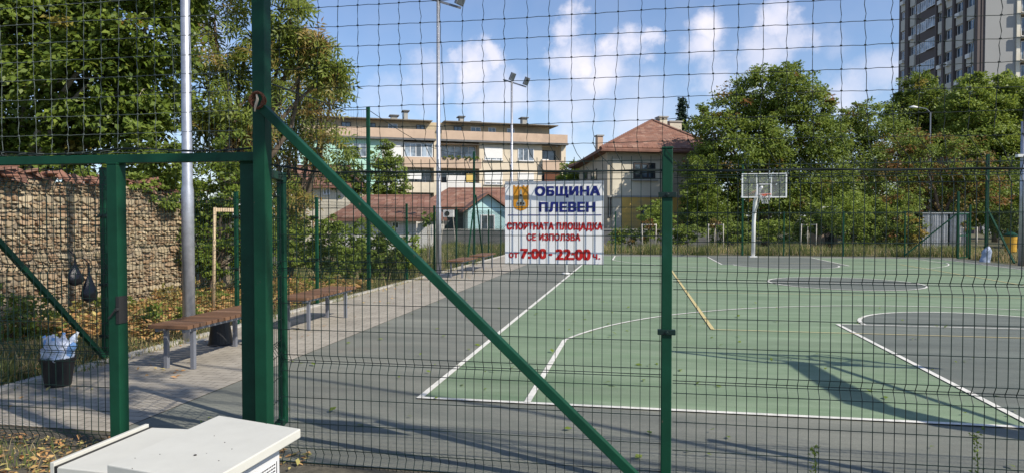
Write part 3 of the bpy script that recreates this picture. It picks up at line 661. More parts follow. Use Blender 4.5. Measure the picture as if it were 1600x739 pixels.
# bins
def bin_mesh(c, r0, r1, h, rim=.012): 
    mb = MB(); mb.lathe(c, [(r0 * .9, 0), (r0, .01), (r1, h), (r1 + rim, h), (r1 + rim, h - .02), (r1 - .008, h - .02), (r1 - .012, h - .01), (r0 * .85, .03)], 28); return mb
bc = G(91, 603); bn = empty('waste_bin', (bc.x, bc.y, .006), 'black plastic bin overflowing with crushed bottles on the paving by the fence', 'bin')
bin_mesh((bc.x, bc.y, .006), .115, .15, .285).build('bucket', 'black_plastic', bn, smooth=False)
rg = random.Random(5)
for i, (dx, dy, z0, tx, ty, m, lb) in enumerate([(-.05, -.03, .24, -.35, .1, 'bottle_blue', 'crushed blue plastic bottle leaning left in the black bin'), (.02, -.06, .25, .15, -.2, 'bottle_clear', 'clear crumpled bottle at the front of the black bin'),
        (.07, .0, .24, .55, .1, 'bottle_blue', 'blue bottle lying to the right on top of the black bin'), (-.02, .05, .27, -.1, .3, 'bottle_clear', 'tallest clear bottle standing up in the black bin'), (.04, .04, .30, .4, .3, 'bottle_clear', 'pale bottle leaning back right in the black bin'), (-.07, .03, .26, -.4, -.1, 'bottle_clear', 'pale crushed bottle at the left rim of the black bin')]):
    p = Vector((bc.x + dx, bc.y + dy, z0)); d = Vector((tx, ty, 1)).normalized(); root = empty('plastic_bottle', p, lb, 'bottle', 'bottles in the black bin')
    mb = MB(); prof = [(.0, .036), (.05, .040), (.09, .034), (.13, .041), (.18, .036), (.21, .026), (.235, .014)]
    mb.tube([p + d * t + Vector((rg.uniform(-.004, .004), rg.uniform(-.004, .004), 0)) for t, _ in prof], [r * rg.uniform(.85, 1.15) for _, r in prof], 9); mb.build('body', m, root)
    mb = MB(); mb.tube([p + d * .236, p + d * .256], .016, 9); mb.build('cap', 'bottle_blue' if i % 2 else 'frame_white', root)
cr = MB(); n1, n2 = 14, 20
for q, (ox, oy, oz, ra, rb) in enumerate(((-.06, -.02, .33, .085, .10), (.05, -.04, .31, .09, .07), (.0, .04, .38, .08, .09), (-.03, -.03, .44, .055, .075), (.09, .03, .35, .055, .08), (.02, -.05, .40, .06, .05))):
    V = []
    for i in range(n1 + 1):
        for j in range(n2):
            t = math.pi * i / n1; a_ = 2 * math.pi * j / n2; d = Vector((math.cos(a_) * math.sin(t), math.sin(a_) * math.sin(t), math.cos(t)))
            k = 1 + .45 * noise.noise(d * 2.3 + Vector((q * 5, 0, 0))) + .25 * noise.noise(d * 6 + Vector((0, q, 0))); V.append((bc.x + ox + d.x * ra * k, bc.y + oy + d.y * ra * k, oz + d.z * rb * k))
    cr.add(V, [(i * n2 + j, (i + 1) * n2 + j, (i + 1) * n2 + (j + 1) % n2, i * n2 + (j + 1) % n2) for i in range(n1) for j in range(n2)])
tag(cr.build('plastic_bag', 'bag_film', smooth=True), 'crumpled pale plastic bag stuffed among bottles in the black bin', 'bag')
ub = Vector((-5.42, 8.12, .006)); tag(MB().lathe(ub, [(.165, 0), (.165, .012), (.155, .02), (.115, .30), (.105, .305)], 24).build('upturned_bucket', 'black_plastic'), 'black bucket standing upside down under the first bench', 'bucket')
# two black bags hanging on the mesh
for (px, py0, py1, w, lb) in ((117, 398, 447, .058, 'small black plastic bag knotted on the mesh, left of the pair'), (139, 410, 473, .062, 'longer black plastic bag hanging by the post, right of the pair')):
    t0, t1 = AX(px, py0, XL + .12), AX(px, py1, XL + .12); H = t0.z - t1.z; w *= 1.35; mb = MB(); n1, n2 = 14, 16; V = []
    for i in range(n1 + 1):
        f = i / n1; r = w * (.12 + .25 * f if f < .3 else (.2 + 1.1 * (f - .3) / .45 if f < .75 else 1.3 * max(0, 1 - ((f - .75) / .25) ** 2) ** .5)) 
        for j in range(n2):
            a_ = 2 * math.pi * j / n2; k = 1 + .35 * noise.noise(Vector((math.cos(a_) * 1.5, math.sin(a_) * 1.5, f * 3 + px))); V.append((t0.x + .6 * r * k * math.cos(a_), t0.y + r * k * math.sin(a_), t0.z - H * f))
    mb.add(V, [(i * n2 + j, i * n2 + (j + 1) % n2, (i + 1) * n2 + (j + 1) % n2, (i + 1) * n2 + j) for i in range(n1) for j in range(n2)])
    mb.tube([(XL + .03, t0.y, t0.z + .06), (t0.x, t0.y, t0.z - .01)], .006, 5); tag(mb.build('plastic_bag', 'bag_plastic', smooth=True), lb, 'bag')

# ------------------------------------------------------------------ utility cabinets in the foreground
def cab(name, label, quad, H, over=.03, inset=.04, depth=.035):
    """quad: 4 ground-plan corners (back left, back right, front right, front left) of the lid at height H"""
    c = sum(quad, Vector()) / 4; r = empty(name, (c.x, c.y, 0), label, 'cabinet', 'electric cabinets in front of the fence')
    lid = MB(); lid.slab([Vector((q.x, q.y, H - depth)) for q in quad], (0, 0, depth)); lid.build('lid', 'cabinet_paint', r, bevel=.004)
    q2 = [c + (q - c) * (1 - inset * 2 / (q - c).length) for q in quad]
    gp = MB(); q3 = [c + (q - c) * (1 - inset * 2.3 / (q - c).length) for q in quad]; gp.slab([Vector((q.x, q.y, H - depth - .03)) for q in q3], (0, 0, .03)); gp.build('gap', 'dark_gap', r)
    bd = MB(); bd.slab([Vector((q.x, q.y, .0)) for q in q2], (0, 0, H - depth - .03)); bd.build('body', 'cabinet_side', r, bevel=.004)
    return r, q2
H1 = .86
q1 = [G(342, 648, H1), G(470, 669, H1), G(324, 753, H1), G(167, 725, H1)]
c1, qb = cab('utility_cabinet', 'pale grey utility cabinet with overhanging slab lid in front of the gate posts', q1, H1)
# sticker on its right face
A, B = Vector(qb[1]), Vector(qb[2]); n = (B - A).cross(Vector((0, 0, 1))).normalized(); n.z = 0
if n.dot(Vector((1, 0, 0))) < 0: n = -n
dAB = (B - A); dAB.z = 0; L_ = dAB.length; dAB.normalize(); A0 = Vector((A.x, A.y, 0))
mb = MB(); mb.par(A0 + dAB * .03 + n * .002 + Vector((0, 0, H1 - .14)), dAB * .16, Vector((0, 0, .045)), n * .001); st = mb.build('sticker', 'frame_white', c1)
rgx = random.Random(2); mb = MB()
for row in range(3):
    x = .008
    while x < .145:
        w = rgx.uniform(.006, .016); mb.par(A0 + dAB * (.03 + x) + n * .0035 + Vector((0, 0, H1 - .132 + row * .012)), dAB * w, Vector((0, 0, .005)), n * .0005); x += w + .004
mb.build('print', 'frame_dark', st)
for k, (t, hz) in enumerate(((.12, .62), (.12, .25))):
    hb = MB(); p = A0 + dAB * .012 + n * .001 + Vector((0, 0, hz)); hb.tube([p, p + Vector((0, 0, .07))], .007, 8); hb.build('hinge', 'galvanised', c1)
seam = MB(); seam.par(A0 + dAB * .022 + n * .0005 + Vector((0, 0, .06)), dAB * .003, Vector((0, 0, H1 - .16)), n * .0012); seam.build('seam', 'dark_gap', c1)
sp_ = MB(); rs = random.Random(3)
for _ in range(9):
    p = q1[0].lerp(q1[1], rs.uniform(.05, .95)).lerp(q1[3].lerp(q1[2], rs.uniform(.05, .95)), rs.random()); r_ = rs.uniform(.0008, .0022); sp_.tube([(p.x, p.y, H1), (p.x, p.y, H1 + .0015)], r_, 6)
p = G(305, 711, H1); sp_.tube([(p.x, p.y, H1), (p.x, p.y, H1 + .003)], .005, 8); tag(sp_.build('grit', 'frame_dark', c1), 'dark specks of grit on the lid')
H2 = .74
q2_ = [G(236, 667, H2), G(330, 671, H2), G(240, 745, H2), G(88, 729, H2)]
c2, _ = cab('utility_cabinet', 'lower pale cabinet, half hidden left of the slab lid, with raised edge strip', q2_, H2)
mb = MB(); e0, e1 = Vector((q2_[3].x, q2_[3].y, H2)), Vector((q2_[0].x, q2_[0].y, H2)); sd = (e1 - e0).cross(Vector((0, 0, 1))).normalized() * -1
if sd.x > 0: sd = -sd
mb.par(e0 + sd * .028 - Vector((0, 0, .3)), sd * -.018, (e1 - e0), Vector((0, 0, .315))); mb.build('door', 'cabinet_paint', c2, bevel=.002)
mb = MB(); mb.par(e0 + sd * .009 - Vector((0, 0, .2)), sd * -.016, (e1 - e0), Vector((0, 0, .2015))); mb.build('door_gap', 'dark_gap', c2)

# ------------------------------------------------------------------ basketball hoops
def make_hoop(x, y, s, label, arm=1.3, lean=.12, th=1.0):
    """s=-1: board faces -Y (far hoop), s=+1 faces +Y (near hoop)"""
    r = empty('basketball_hoop', (x, y, 0), label, 'basketball hoop', 'basketball hoops')
    P = lambda dx, dy, z: Vector((x + dx, y + s * dy, z))
    mb = MB(); mb.tube([P(0, 0, 0), P(.02, 0, 1.6), P(lean * .5, .03, 2.45), P(lean, .3, 2.85), P(lean + .02, arm - .12, 3.05)], [.085 * th, .082 * th, .085 * th, .08 * th, .06 * th], 14); mb.build('pole', 'white_enamel', r, smooth=True)
    mb = MB(); mb.tube([P(.04, 0, 1.9), P(lean, arm - .12, 2.75)], .035, 8); mb.build('strut', 'white_enamel', r)
    b = MB(); b.box(x - .16, x + .16, y - .16, y + .16, 0, .05); b.build('base_plate', 'white_enamel', r)
    bx = lean + .10; z0, z1 = 2.60, 3.64
    f = MB()
    for (u0, u1, w0, w1) in ((-.92, .92, z0, z0 + .05), (-.92, .92, z1 - .05, z1), (-.92, -.865, z0 + .05, z1 - .05), (.865, .92, z0 + .05, z1 - .05)):
        f.par(P(bx + u0, arm - .03, w0), (u1 - u0, 0, 0), (0, s * .05, 0), (0, 0, w1 - w0))
    bd = f.build('backboard_frame', 'white_enamel', r)
    g_ = MB(); g_.par(P(bx - .865, arm - .01, z0 + .05), (1.73, 0, 0), (0, s * .012, 0), (0, 0, z1 - z0 - .1)); g_.build('backboard', 'acrylic', r)
    t = MB()
    for (u0, u1, w0, w1) in ((-.30, .30, z0 + .12, z0 + .17), (-.30, .30, z0 + .56, z0 + .61), (-.30, -.25, z0 + .17, z0 + .56), (.25, .30, z0 + .17, z0 + .56)):
        t.par(P(bx + u0, arm + .004, w0), (u1 - u0, 0, 0), (0, s * .004, 0), (0, 0, w1 - w0))
    t.build('target_box', 'frame_white', r)
    bs = MB()
    for u in (-.32, .28): bs.par(P(bx + u, arm - .07, z0 + .04), (.04, 0, 0), (0, s * .035, 0), (0, 0, z1 - z0 - .08))
    bs.build('board_support', 'white_enamel', r)
    rim = MB(); rc = P(bx, arm + .32, z0 + .13); rim.tube([rc + Vector((.225 * math.cos(t_), .225 * math.sin(t_), 0)) for t_ in [i * math.pi / 12 for i in range(25)]], .012, 6, cap=False)
    rim.par(P(bx - .09, arm + .01, z0 + .06), (.18, 0, 0), (0, s * .1, 0), (0, 0, .09)); ri = rim.build('rim', 'orange_red', r)
    nt_ = MB()
    for k in range(12):
        for sg_ in (1, -1): nt_.tube([rc + Vector(((.22 - .09 * q) * math.cos(k * math.pi / 6 + sg_ * q * 1.1), (.22 - .09 * q) * math.sin(k * math.pi / 6 + sg_ * q * 1.1), -.4 * q)) for q in (0, .3, .6, 1)], .004, 3, cap=False)
    nt_.build('net', 'net_white', ri)
    return r
make_hoop(5.13, 31.75, -1, 'white basketball hoop at the far end, in front of the trees')
make_hoop(5.1, 4.75, 1, 'near basketball hoop outside the frame, seen only by its shadow on the court', arm=2.15, lean=0, th=1.7)

# ------------------------------------------------------------------ buildings
class Facade:
    """a vertical wall plane through two plan points; u runs left to right, d grows towards the viewer"""
    def __init__(s, p0, p1):
        s.o = Vector((p0.x, p0.y, 0)); s.u = Vector((p1.x - p0.x, p1.y - p0.y, 0)); s.L = s.u.length; s.u.normalize()
        s.n = Vector((s.u.y, -s.u.x, 0))
        if s.n.dot(-s.o) < 0: s.n = -s.n
    def uz(s, px, py, d=0):
        r = ray(px, py); o = Vector((0, 0, CH)); q = s.o + s.n * d; t = (q - o).dot(s.n) / r.dot(s.n); p = o + r * t
        return (p - s.o).dot(s.u), p.z
    def P(s, u, d, z): return s.o + s.u * u + s.n * d + Vector((0, 0, z))
    def box(s, mb, u0, u1, d0, d1, z0, z1): return mb.par(s.P(u0, d0, z0), s.u * (u1 - u0), s.n * (d1 - d0), (0, 0, z1 - z0))
    def pr(s, px0, px1, py0, py1, d=0):
        """pixel rectangle -> u0,u1,z0,z1 on the plane at d"""
        m = (py0 + py1) / 2; c = (px0 + px1) / 2; return s.uz(px0, m, d)[0], s.uz(px1, m, d)[0], s.uz(c, py1, d)[1], s.uz(c, py0, d)[1]
def window(F, parent, u0, u1, z0, z1, d, fm='frame_white', pane='glass', bars=2, fw=.07, name='window', shut=0.0):
    f = MB(); F.box(f, u0, u1, d, d + .06, z0, z0 + fw); F.box(f, u0, u1, d, d + .06, z1 - fw, z1)
    for k in range(bars + 1):
        uu = u0 + (u1 - u0 - fw) * k / bars; F.box(f, uu, uu + fw, d, d + .055, z0 + fw, z1 - fw)
    fo = f.build(name, fm, parent)
    p = MB(); F.box(p, u0 + .01, u1 - .01, d + .004, d + .03, z0 + .01, z1 - .01); p.build('pane', pane, fo)
    if shut: q = MB(); F.box(q, u0 + .02, u1 - .02, d + .035, d + .075, z1 - (z1 - z0) * shut, z1 - .012); q.build('shutter', 'shutter', fo)
    return fo
def bx(F, parent, name, m, u0, u1, d0, d1, z0, z1): b = MB(); F.box(b, u0, u1, d0, d1, z0, z1); return b.build(name, m, parent)
# --- long apartment block
F = Facade(AD(470, 300, 73.4), AD(884, 300, 82))
ap = empty('apartment_building', F.P(F.L / 2, -6, 0), 'long four storey apartment block with salmon balconies and flat dark roof', 'building')
UL = F.L; R = -1.35
zt = F.uz(700, 222)[1]; ph = 2.83
bx(F, ap, 'wall', 'wall_flat', 0, UL, -12, R, 0, zt - .01)
PX = lambda px: F.uz(px, 260)[0]
uM0, uM1, uB0, uB1, uC0, uC1, uD0 = PX(519), PX(597), PX(630), PX(678), PX(689), PX(749), PX(847)
for (u0, u1, m) in ((0, uM1, 'wall_mint'), (uM1 + .002, uB0, 'wall_white'), (uB1, uC0, 'wall_flat'), (uC1, uD0, 'wall_flat')):
    bx(F, ap, 'bay_wall', m, u0, u1, R + .002, 0, 0, zt - .012)
bx(F, ap, 'bay_wall', 'wall_flat', PX(877), UL, R + .002, 0, 0, zt - .012)
bx(F, ap, 'ledge', 'concrete_dark', 0, PX(680), R, .65, zt, zt + .22); bx(F, ap, 'ledge', 'concrete_dark', PX(687), UL + .1, R, .65, zt, zt + .22)
bx(F, ap, 'parapet', 'wall_salmon', 0, PX(678), .42, .6, zt + .22, zt + 1.22); bx(F, ap, 'parapet', 'wall_salmon', PX(689), UL, .42, .6, zt + .22, zt + 1.22)
bx(F, ap, 'parapet', 'wall_salmon', UL - .18, UL, -8, .42, zt + .22, zt + 1.22)
bx(F, ap, 'penthouse_wall', 'wall_tan', 0, PX(868), -10, -2.2, zt + .01, zt + 2.45)
bx(F, ap, 'roof', 'flat_roof', 0, PX(679), -11, -1.2, zt + 2.46, zt + 2.56); bx(F, ap, 'roof', 'flat_roof', PX(697), PX(877), -11, -1.0, zt + 2.46, zt + 2.56)
for (p0, p1) in ((535, 550), (575, 590), (610, 625), (655, 668), (715, 728), (742, 758), (770, 782), (800, 812)):
    window(F, ap, PX(p0), PX(p1), zt + .9, zt + 2.1, -2.19, 'frame_dark' if p0 % 2 else 'frame_white', 'glass', 2)
for (p0, p1, h) in ((618, 628, .7), (639, 645, 1.3), (730, 736, .9), (750, 762, .35), (832, 839, 1.1)):
    b = bx(F, ap, 'chimney', 'concrete', PX(p0), PX(p1), -5, -4, zt + 2.6, zt + 2.6 + h); bx(F, b, 'cap', 'concrete_dark', PX(p0) - .2, PX(p1) + .2, -5.2, -3.8, zt + 2.6 + h, zt + 2.72 + h)
for fl in range(4):
    zf = zt - ph * (fl + 1)                                   # floor level of this storey
    for bi, (u0, u1) in enumerate(((uB0, uB1), (uC0, uC1), (uD0, PX(877)))):
        bx(F, ap, 'balcony_floor', 'concrete', u0 + .003, u1 - .003, R, .55, zf - .16, zf)
        pm = ['wall_salmon', 'wall_flat', 'wall_white', 'wall_salmon'][(fl + bi) % 4] if fl else 'wall_salmon'
        bx(F, ap, 'balcony_parapet', pm, u0 - .1, u1 + .1, .4, .56, zf - .2, zf + .95)
        if bi < 2:
            gl_ = window(F, ap, u0 + .12, u1 - .12, zf + .97, zf + ph - .28, .0 if (fl + bi) % 3 == 0 else R + .01, 'frame_white', 'glass_pale' if fl == 0 else 'glass', 5, .09)
        else: window(F, ap, u0 + .1, u1 - .3, zf + .2, zf + 2.3, R + .01, 'frame_dark', 'glass', 2)
    bx(F, ap, 'beam', 'concrete', uB0, uB1, R, .1, zf + ph - .27, zf + ph - .17); bx(F, ap, 'beam', 'wall_salmon', uC0, uC1, R, .1, zf + ph - .27, zf + ph - .17)
    for (p0, p1, sh) in ((541, 573, 0), (604, 626, .95 if fl != 1 else .5), (757, 785, .85 if fl < 3 else 0), (809, 834, 0 if fl == 0 else .6)):
        window(F, ap, PX(p0), PX(p1), zf + .85, zf + 2.3, .002, 'frame_white', 'glass_pale', 3, .08, shut=sh)
        bx(F, ap, 'sill', 'concrete', PX(p0) - .1, PX(p1) + .1, .003, .16, zf + .76, zf + .845)
for (px, zf) in ((790, 1), (846, 0), (600, 1)):
    bx(F, ap, 'air_conditioner', 'shutter', PX(px), PX(px) + .8, .003, .35, zt - ph * (zf + 1) + .5, zt - ph * (zf + 1) + 1.1)
for (u_, z_, w_, h_, m_) in ((uB0 + .4, zt - 2 * ph + 1.3, 1.6, .7, 'shutter'), (uC0 + .6, zt - 2 * ph + 1.0, 2.2, .8, 'wall_white'), (uC0 + 2.9, zt - 2 * ph + 1.1, .8, .9, 'wall_yellow'), (uB0 + 2.0, zt - 3 * ph + .2, 1.3, 2.0, 'frame_dark'), (uD0 + .2, zt - 2 * ph + 1.0, 1.9, 1.3, 'rust'), (uC0 + .3, zt - 3 * ph + 1.2, 1.2, .9, 'wall_mint')):
    bx(F, ap, 'hanging_cloth' if m_ != 'frame_dark' else 'balcony_door', m_, u_, u_ + w_, .30, .33, z_, z_ + h_)
fb = empty('balcony_plants', F.P((uC0 + uC1) / 2, .6, zt - ph + .95), 'green plants and red flowers in boxes along the top middle balcony', 'plants')
foliage('foliage', [(F.P(uC0 + (uC1 - uC0) * t, .55, zt - ph + 1.0), (.35, .2, .16)) for t in (.1, .25, .42, .6, .75, .9)], 'leaf_mid', fb, 90, .12, tint_f=.2, clump=.18, leaves_per=20)

# --- cream house with hipped tile roof
A = AD(949, 300, 46); B = AD(1112, 300, 47.5); C_ = AD(905, 300, 60)
F = Facade(A, B); ze = F.uz(1000, 236)[1]
ho = empty('house', F.P(3, -6, 0), 'old two storey taupe house with hipped red tile roof, ochre ground floor and chimneys', 'house')
Fl = Facade(C_, A); D_ = C_ + (B - A)
w = MB(); w.slab([(p.x, p.y, 0) for p in (A, B, D_, C_)], (0, 0, ze - .05)); w.build('wall', 'wall_taupe', ho)
bx(F, ho, 'ground_floor', 'wall_ochre', F.uz(971, 340)[0], F.L + .05, .003, .14, 0, F.uz(1020, 309)[1])
bx(F, ho, 'corner_pilaster', 'wall_cream', F.uz(955, 300)[0], F.uz(970, 300)[0], .003, .10, 0, ze - .6)
bx(F, ho, 'upper_wall', 'wall_cream', F.uz(971, 300)[0], F.uz(1030, 300)[0], .003, .06, F.uz(1000, 308)[1], ze - .75)
bx(F, ho, 'string_course', 'concrete', 0, F.L + .05, .003, .18, F.uz(1020, 309)[1] + .003, F.uz(1020, 307)[1] + .03)
window(F, ho, *F.pr(989, 1023, 255, 280), .062, 'frame_dark', 'glass', 3, .12)
bx(F, ho, 'sill', 'concrete', F.uz(986, 281)[0], F.uz(1026, 281)[0], .062, .28, F.uz(1000, 283)[1], F.uz(1000, 281)[1])
window(F, ho, *F.pr(1000, 1024, 322, 356), .142, 'frame_dark', 'glass', 2, .12); d = window(F, ho, *F.pr(1066, 1084, 320, 366), .142, 'frame_dark', 'glass', 2, .12, name='door')
window(F, ho, *F.pr(950, 954, 306, 340), .004, 'frame_dark', 'glass', 1, .05)
window(Fl, ho, *Fl.pr(924, 933, 266, 284), .003, 'frame_dark', 'glass', 2, .15); window(Fl, ho, *Fl.pr(912, 918, 268, 282), .003, 'frame_dark', 'glass', 1, .12)
ov = .75; eA = A - F.u * ov + F.n * ov; eB = B + F.u * ov + F.n * ov; eD = D_ + F.u * ov - F.n * ov; eC = C_ - F.u * ov - F.n * ov
for e in (eA, eB, eC, eD): e.z = ze
r1 = AD(1019, 190, 50.2); r2_ = AD(1052, 196, 55); r2_.z = r1.z
rf_ = MB(); E_ = [eA, eB, eD, eC]; dn = Vector((0, 0, -.14))
rf_.add([*E_, r1, r2_, *[e + dn for e in E_]], [(0, 1, 4), (1, 2, 5, 4), (2, 3, 5), (3, 0, 4, 5), (0, 6, 7, 1), (1, 7, 8, 2), (2, 8, 9, 3), (3, 9, 6, 0), (9, 8, 7, 6)])
ro_ = rf_.build('roof', 'roof_tile', ho)
tl = MB()                                                      # ridge tiles along hips and tile courses
for a_, b_2 in ((eA, r1), (eB, r1), (r1, r2_), (eC, r2_)): tl.tube([a_ + Vector((0, 0, .04)), b_2 + Vector((0, 0, .06))], .13, 6)
tl.build('ridge_tiles', 'tile_red', ro_)
tc_ = MB(); 
for k in range(1, 26):
    t = k / 26; a_ = eA.lerp(r1, t); b2_ = eB.lerp(r1, t); n_ = max(1, int((b2_ - a_).length / .34))
    for j in range(n_):
        p0 = a_.lerp(b2_, j / n_); p1 = a_.lerp(b2_, (j + .93) / n_); tc_.par(p0 + Vector((0, 0, -.02)) + F.n * .0, p1 - p0, (r1 - eA).normalized() * .05 + F.n * -.25 + Vector((0, 0, .16)), Vector((0, 0, .07)) + F.n * .04)
for k in range(1, 30):
    t = k / 30; a_ = eC.lerp(r2_, t); b2_ = eA.lerp(r1, t); n_ = max(1, int((b2_ - a_).length / .5))
    for j in range(n_):
        p0 = a_.lerp(b2_, j / n_); p1 = a_.lerp(b2_, (j + .93) / n_); tc_.par(p0, p1 - p0, F.u * .2 + Vector((0, 0, .12)), Vector((0, 0, .07)))
tc_.build('tiles', 'tile_red', ro_)
def chim(px0, px1, py0, py1, D, m, w=.7):
    a_ = AD(px0, py0, D); b3 = AD(px1, py1, D); o = MB(); F.box(o, (a_ - F.o).dot(F.u), (b3 - F.o).dot(F.u), (a_ - F.o).dot(F.n), (a_ - F.o).dot(F.n) - w, b3.z, a_.z); c = o.build('chimney', m, ho)
    o = MB(); F.box(o, (a_ - F.o).dot(F.u) - .08, (b3 - F.o).dot(F.u) + .08, (a_ - F.o).dot(F.n) + .08, (a_ - F.o).dot(F.n) - w - .08, a_.z + .001, a_.z + .1); o.build('cap', 'concrete', c)
chim(1031, 1044, 184, 222, 50, 'wall_cream'); chim(1047, 1067, 191, 222, 51.5, 'wall_cream', 1.0); chim(934, 943, 213, 250, 54, 'wall_salmon', .6)
o = MB(); a_ = AD(1057, 215, 48.5); b3 = AD(1076, 226, 48.5); F.box(o, (a_ - F.o).dot(F.u), (b3 - F.o).dot(F.u), (a_ - F.o).dot(F.n), (a_ - F.o).dot(F.n) - 2, b3.z - .3, a_.z); dm = o.build('dormer', 'roof_tile', ho)
o = MB(); F.box(o, (a_ - F.o).dot(F.u) + .1, (b3 - F.o).dot(F.u) - .1, (a_ - F.o).dot(F.n) + .003, (a_ - F.o).dot(F.n) + .05, b3.z, a_.z - .1); o.build('pane', 'glass', dm)

# --- low tiled houses beyond the left fence
def gable_strip(name, label, pxl, pxr, y_ridge, y_eave, Dr, De, wall, hipl=0, wins=(), wall_top=None, mroof='tile'):
    a0, a1 = AD(pxl, y_eave, De), AD(pxr, y_eave, De); a1.z = a0.z; r0, r1_ = AD(pxl + hipl, y_ridge, Dr), AD(pxr, y_ridge, Dr); r1_.z = r0.z
    bk = (r0 + r1_) / 2 - (a0 + a1) / 2; bk.z = 0; Fh = Facade(a0, a1); root = empty(name, (a0 + a1) / 2 * 1, label, 'house'); root.location.z = 0
    dpt = abs(bk.dot(Fh.n)); L_ = Fh.L
    bx(Fh, root, 'wall', wall, .35, L_ - .2, -2 * dpt + .5, -.5, 0, a0.z - .08)
    b0, b1 = a0 - Fh.n * 2 * dpt, a1 - Fh.n * 2 * dpt
    m = MB(); q = [a0, a1, b1, b0, r0, r1_]; q += [v - Vector((0, 0, .12)) for v in q[:4]]
    m.add(q, [(0, 1, 5, 4), (2, 3, 4, 5), (3, 0, 4), (1, 2, 5), (0, 6, 7, 1), (1, 7, 8, 2), (2, 8, 9, 3), (3, 9, 6, 0), (9, 8, 7, 6)]); ro = m.build('roof', 'roof_tile', root)
    t_ = MB(); K = 13
    for k in range(K):
        t = (k + .1) / K; p, q_ = a0.lerp(r0, t), a1.lerp(r1_, t); n_ = int((q_ - p).length / .36); up = (r0.lerp(r1_, .5) - a0.lerp(a1, .5)) / K
        for j in range(n_):
            s0 = p.lerp(q_, j / n_); s1 = p.lerp(q_, (j + .9) / n_); t_.par(s0 + Vector((0, 0, .03)) + Fh.n * .03, s1 - s0, up * .98, Vector((0, 0, .05)))
    t_.build('tiles', 'tile_red', ro); tr = MB(); tr.tube([r0 + Vector((0, 0, .06)), r1_ + Vector((0, 0, .06))], .12, 6); tr.tube([a0, r0 + Vector((0, 0, .04))], .1, 6); tr.build('ridge_tiles', 'tile_red', ro)
    for (p0, p1, y0, y1) in wins: window(Fh, root, *Fh.pr(p0, p1, y0, y1, -.5), -.49, 'frame_white', 'glass', 2)
    return root, Fh
gable_strip('house', 'low cream house with reddish tile roof showing between the trees and the brace', 455, 548, 262, 291, 46, 43, 'wall_cream', 0, ((505, 516, 294, 305),))
gable_strip('house', 'long low shed with moss stained tile roof behind the green bushes', 512, 672, 309, 342, 41, 36, 'wall_white', 60, ((590, 603, 346, 358), (612, 624, 346, 358)))
hh, Fh = gable_strip('house', 'tile roofed house joined to the turquoise gable, satellite dish in front', 652, 800, 297, 325, 50, 46, 'concrete_dark', 48)
# turquoise gable in front of it
a0, a1 = AD(731, 330, 43), AD(793, 330, 43.4); Ft = Facade(a0, a1); tb = empty('house', Ft.P(Ft.L / 2, -1, 0), 'small turquoise gabled house beside the left edge of the notice', 'house')
apx = Ft.uz(762, 305)[1]; ev = Ft.uz(762, 328)[1]; um = Ft.uz(762, 320)[0]
w = MB(); w.slab([Ft.P(0, 0, 0), Ft.P(Ft.L, 0, 0), Ft.P(Ft.L, 0, ev), Ft.P(um, 0, apx), Ft.P(0, 0, ev)], Ft.n * -4); w.build('wall', 'wall_turq', tb)
m = MB()
for (u0, z0) in ((-.35, ev - .2), (Ft.L + .35, ev - .2)):
    m.slab([Ft.P(u0, .4, z0 + .03), Ft.P(um, .4, apx + .05), Ft.P(um, -4, apx + .05), Ft.P(u0, -4, z0 + .03)], (0, 0, .12))
m.build('roof', 'roof_tile', tb)
window(Ft, tb, um - .45, um + .45, .9, 2.0, .003, 'frame_white', 'glass', 2)
# satellite dish and air conditioner on its stand
dp = AD(670, 340, 38); dr = empty('satellite_dish', (dp.x, dp.y, 0), 'white satellite dish on a post before the dark house wall', 'satellite dish')
m = MB(); V = []; fw = (Vector((0, 0, CH)) - dp); fw.z = 0; fw.normalize(); fw = (fw + Vector((.35, 0, .25))).normalized(); sd = fw.cross(Vector((0, 0, 1))).normalized(); up = sd.cross(fw)
for i in range(6):
    r_ = .30 * i / 5
    for j in range(20): t_ = 2 * math.pi * j / 20; V.append(dp + (sd * math.cos(t_) + up * math.sin(t_)) * r_ * (1.0 if True else 1) + fw * (r_ * r_ * .6))
m.add(V, [(i * 20 + j, i * 20 + (j + 1) % 20, (i + 1) * 20 + (j + 1) % 20, (i + 1) * 20 + j) for i in range(5) for j in range(20)]); dd_ = m.build('dish', 'shutter', dr, smooth=True)
so = dd_.modifiers.new('thick', 'SOLIDIFY'); so.thickness = .015
m = MB(); m.tube([(dp.x, dp.y, 0), (dp.x, dp.y, dp.z), dp], .03, 8); m.build('post', 'bench_steel', dr); m = MB(); m.tube([dp - up * .3, dp + fw * .4], .012, 6); m.build('arm', 'bench_steel', dr)
ac = AD(700, 334, 37.5); ar = empty('air_conditioner', (ac.x, ac.y, 0), 'white air conditioner unit on a raised frame beside the satellite dish', 'air conditioner')
m = MB(); m.box(ac.x - .30, ac.x + .30, ac.y, ac.y + .28, ac.z - .2, ac.z + .2); cs = m.build('casing', 'shutter', ar, bevel=.02)
m = MB(); m.tube([(ac.x - .05 + .13 * math.cos(t_), ac.y - .012, ac.z + .13 * math.sin(t_)) for t_ in [i * math.pi / 8 for i in range(17)]], .014, 5, cap=False); m.tube([(ac.x - .05, ac.y - .001, ac.z), (ac.x - .05, ac.y - .01, ac.z)], .12, 16); m.build('fan', 'frame_dark', cs)
m = MB()
for s in (-.28, .26): m.tube([(ac.x + s, ac.y + .1, ac.z - .2), (ac.x + s * 1.7, ac.y + .1, 0)], .018, 6)
m.build('stand', 'stake_white', ar)

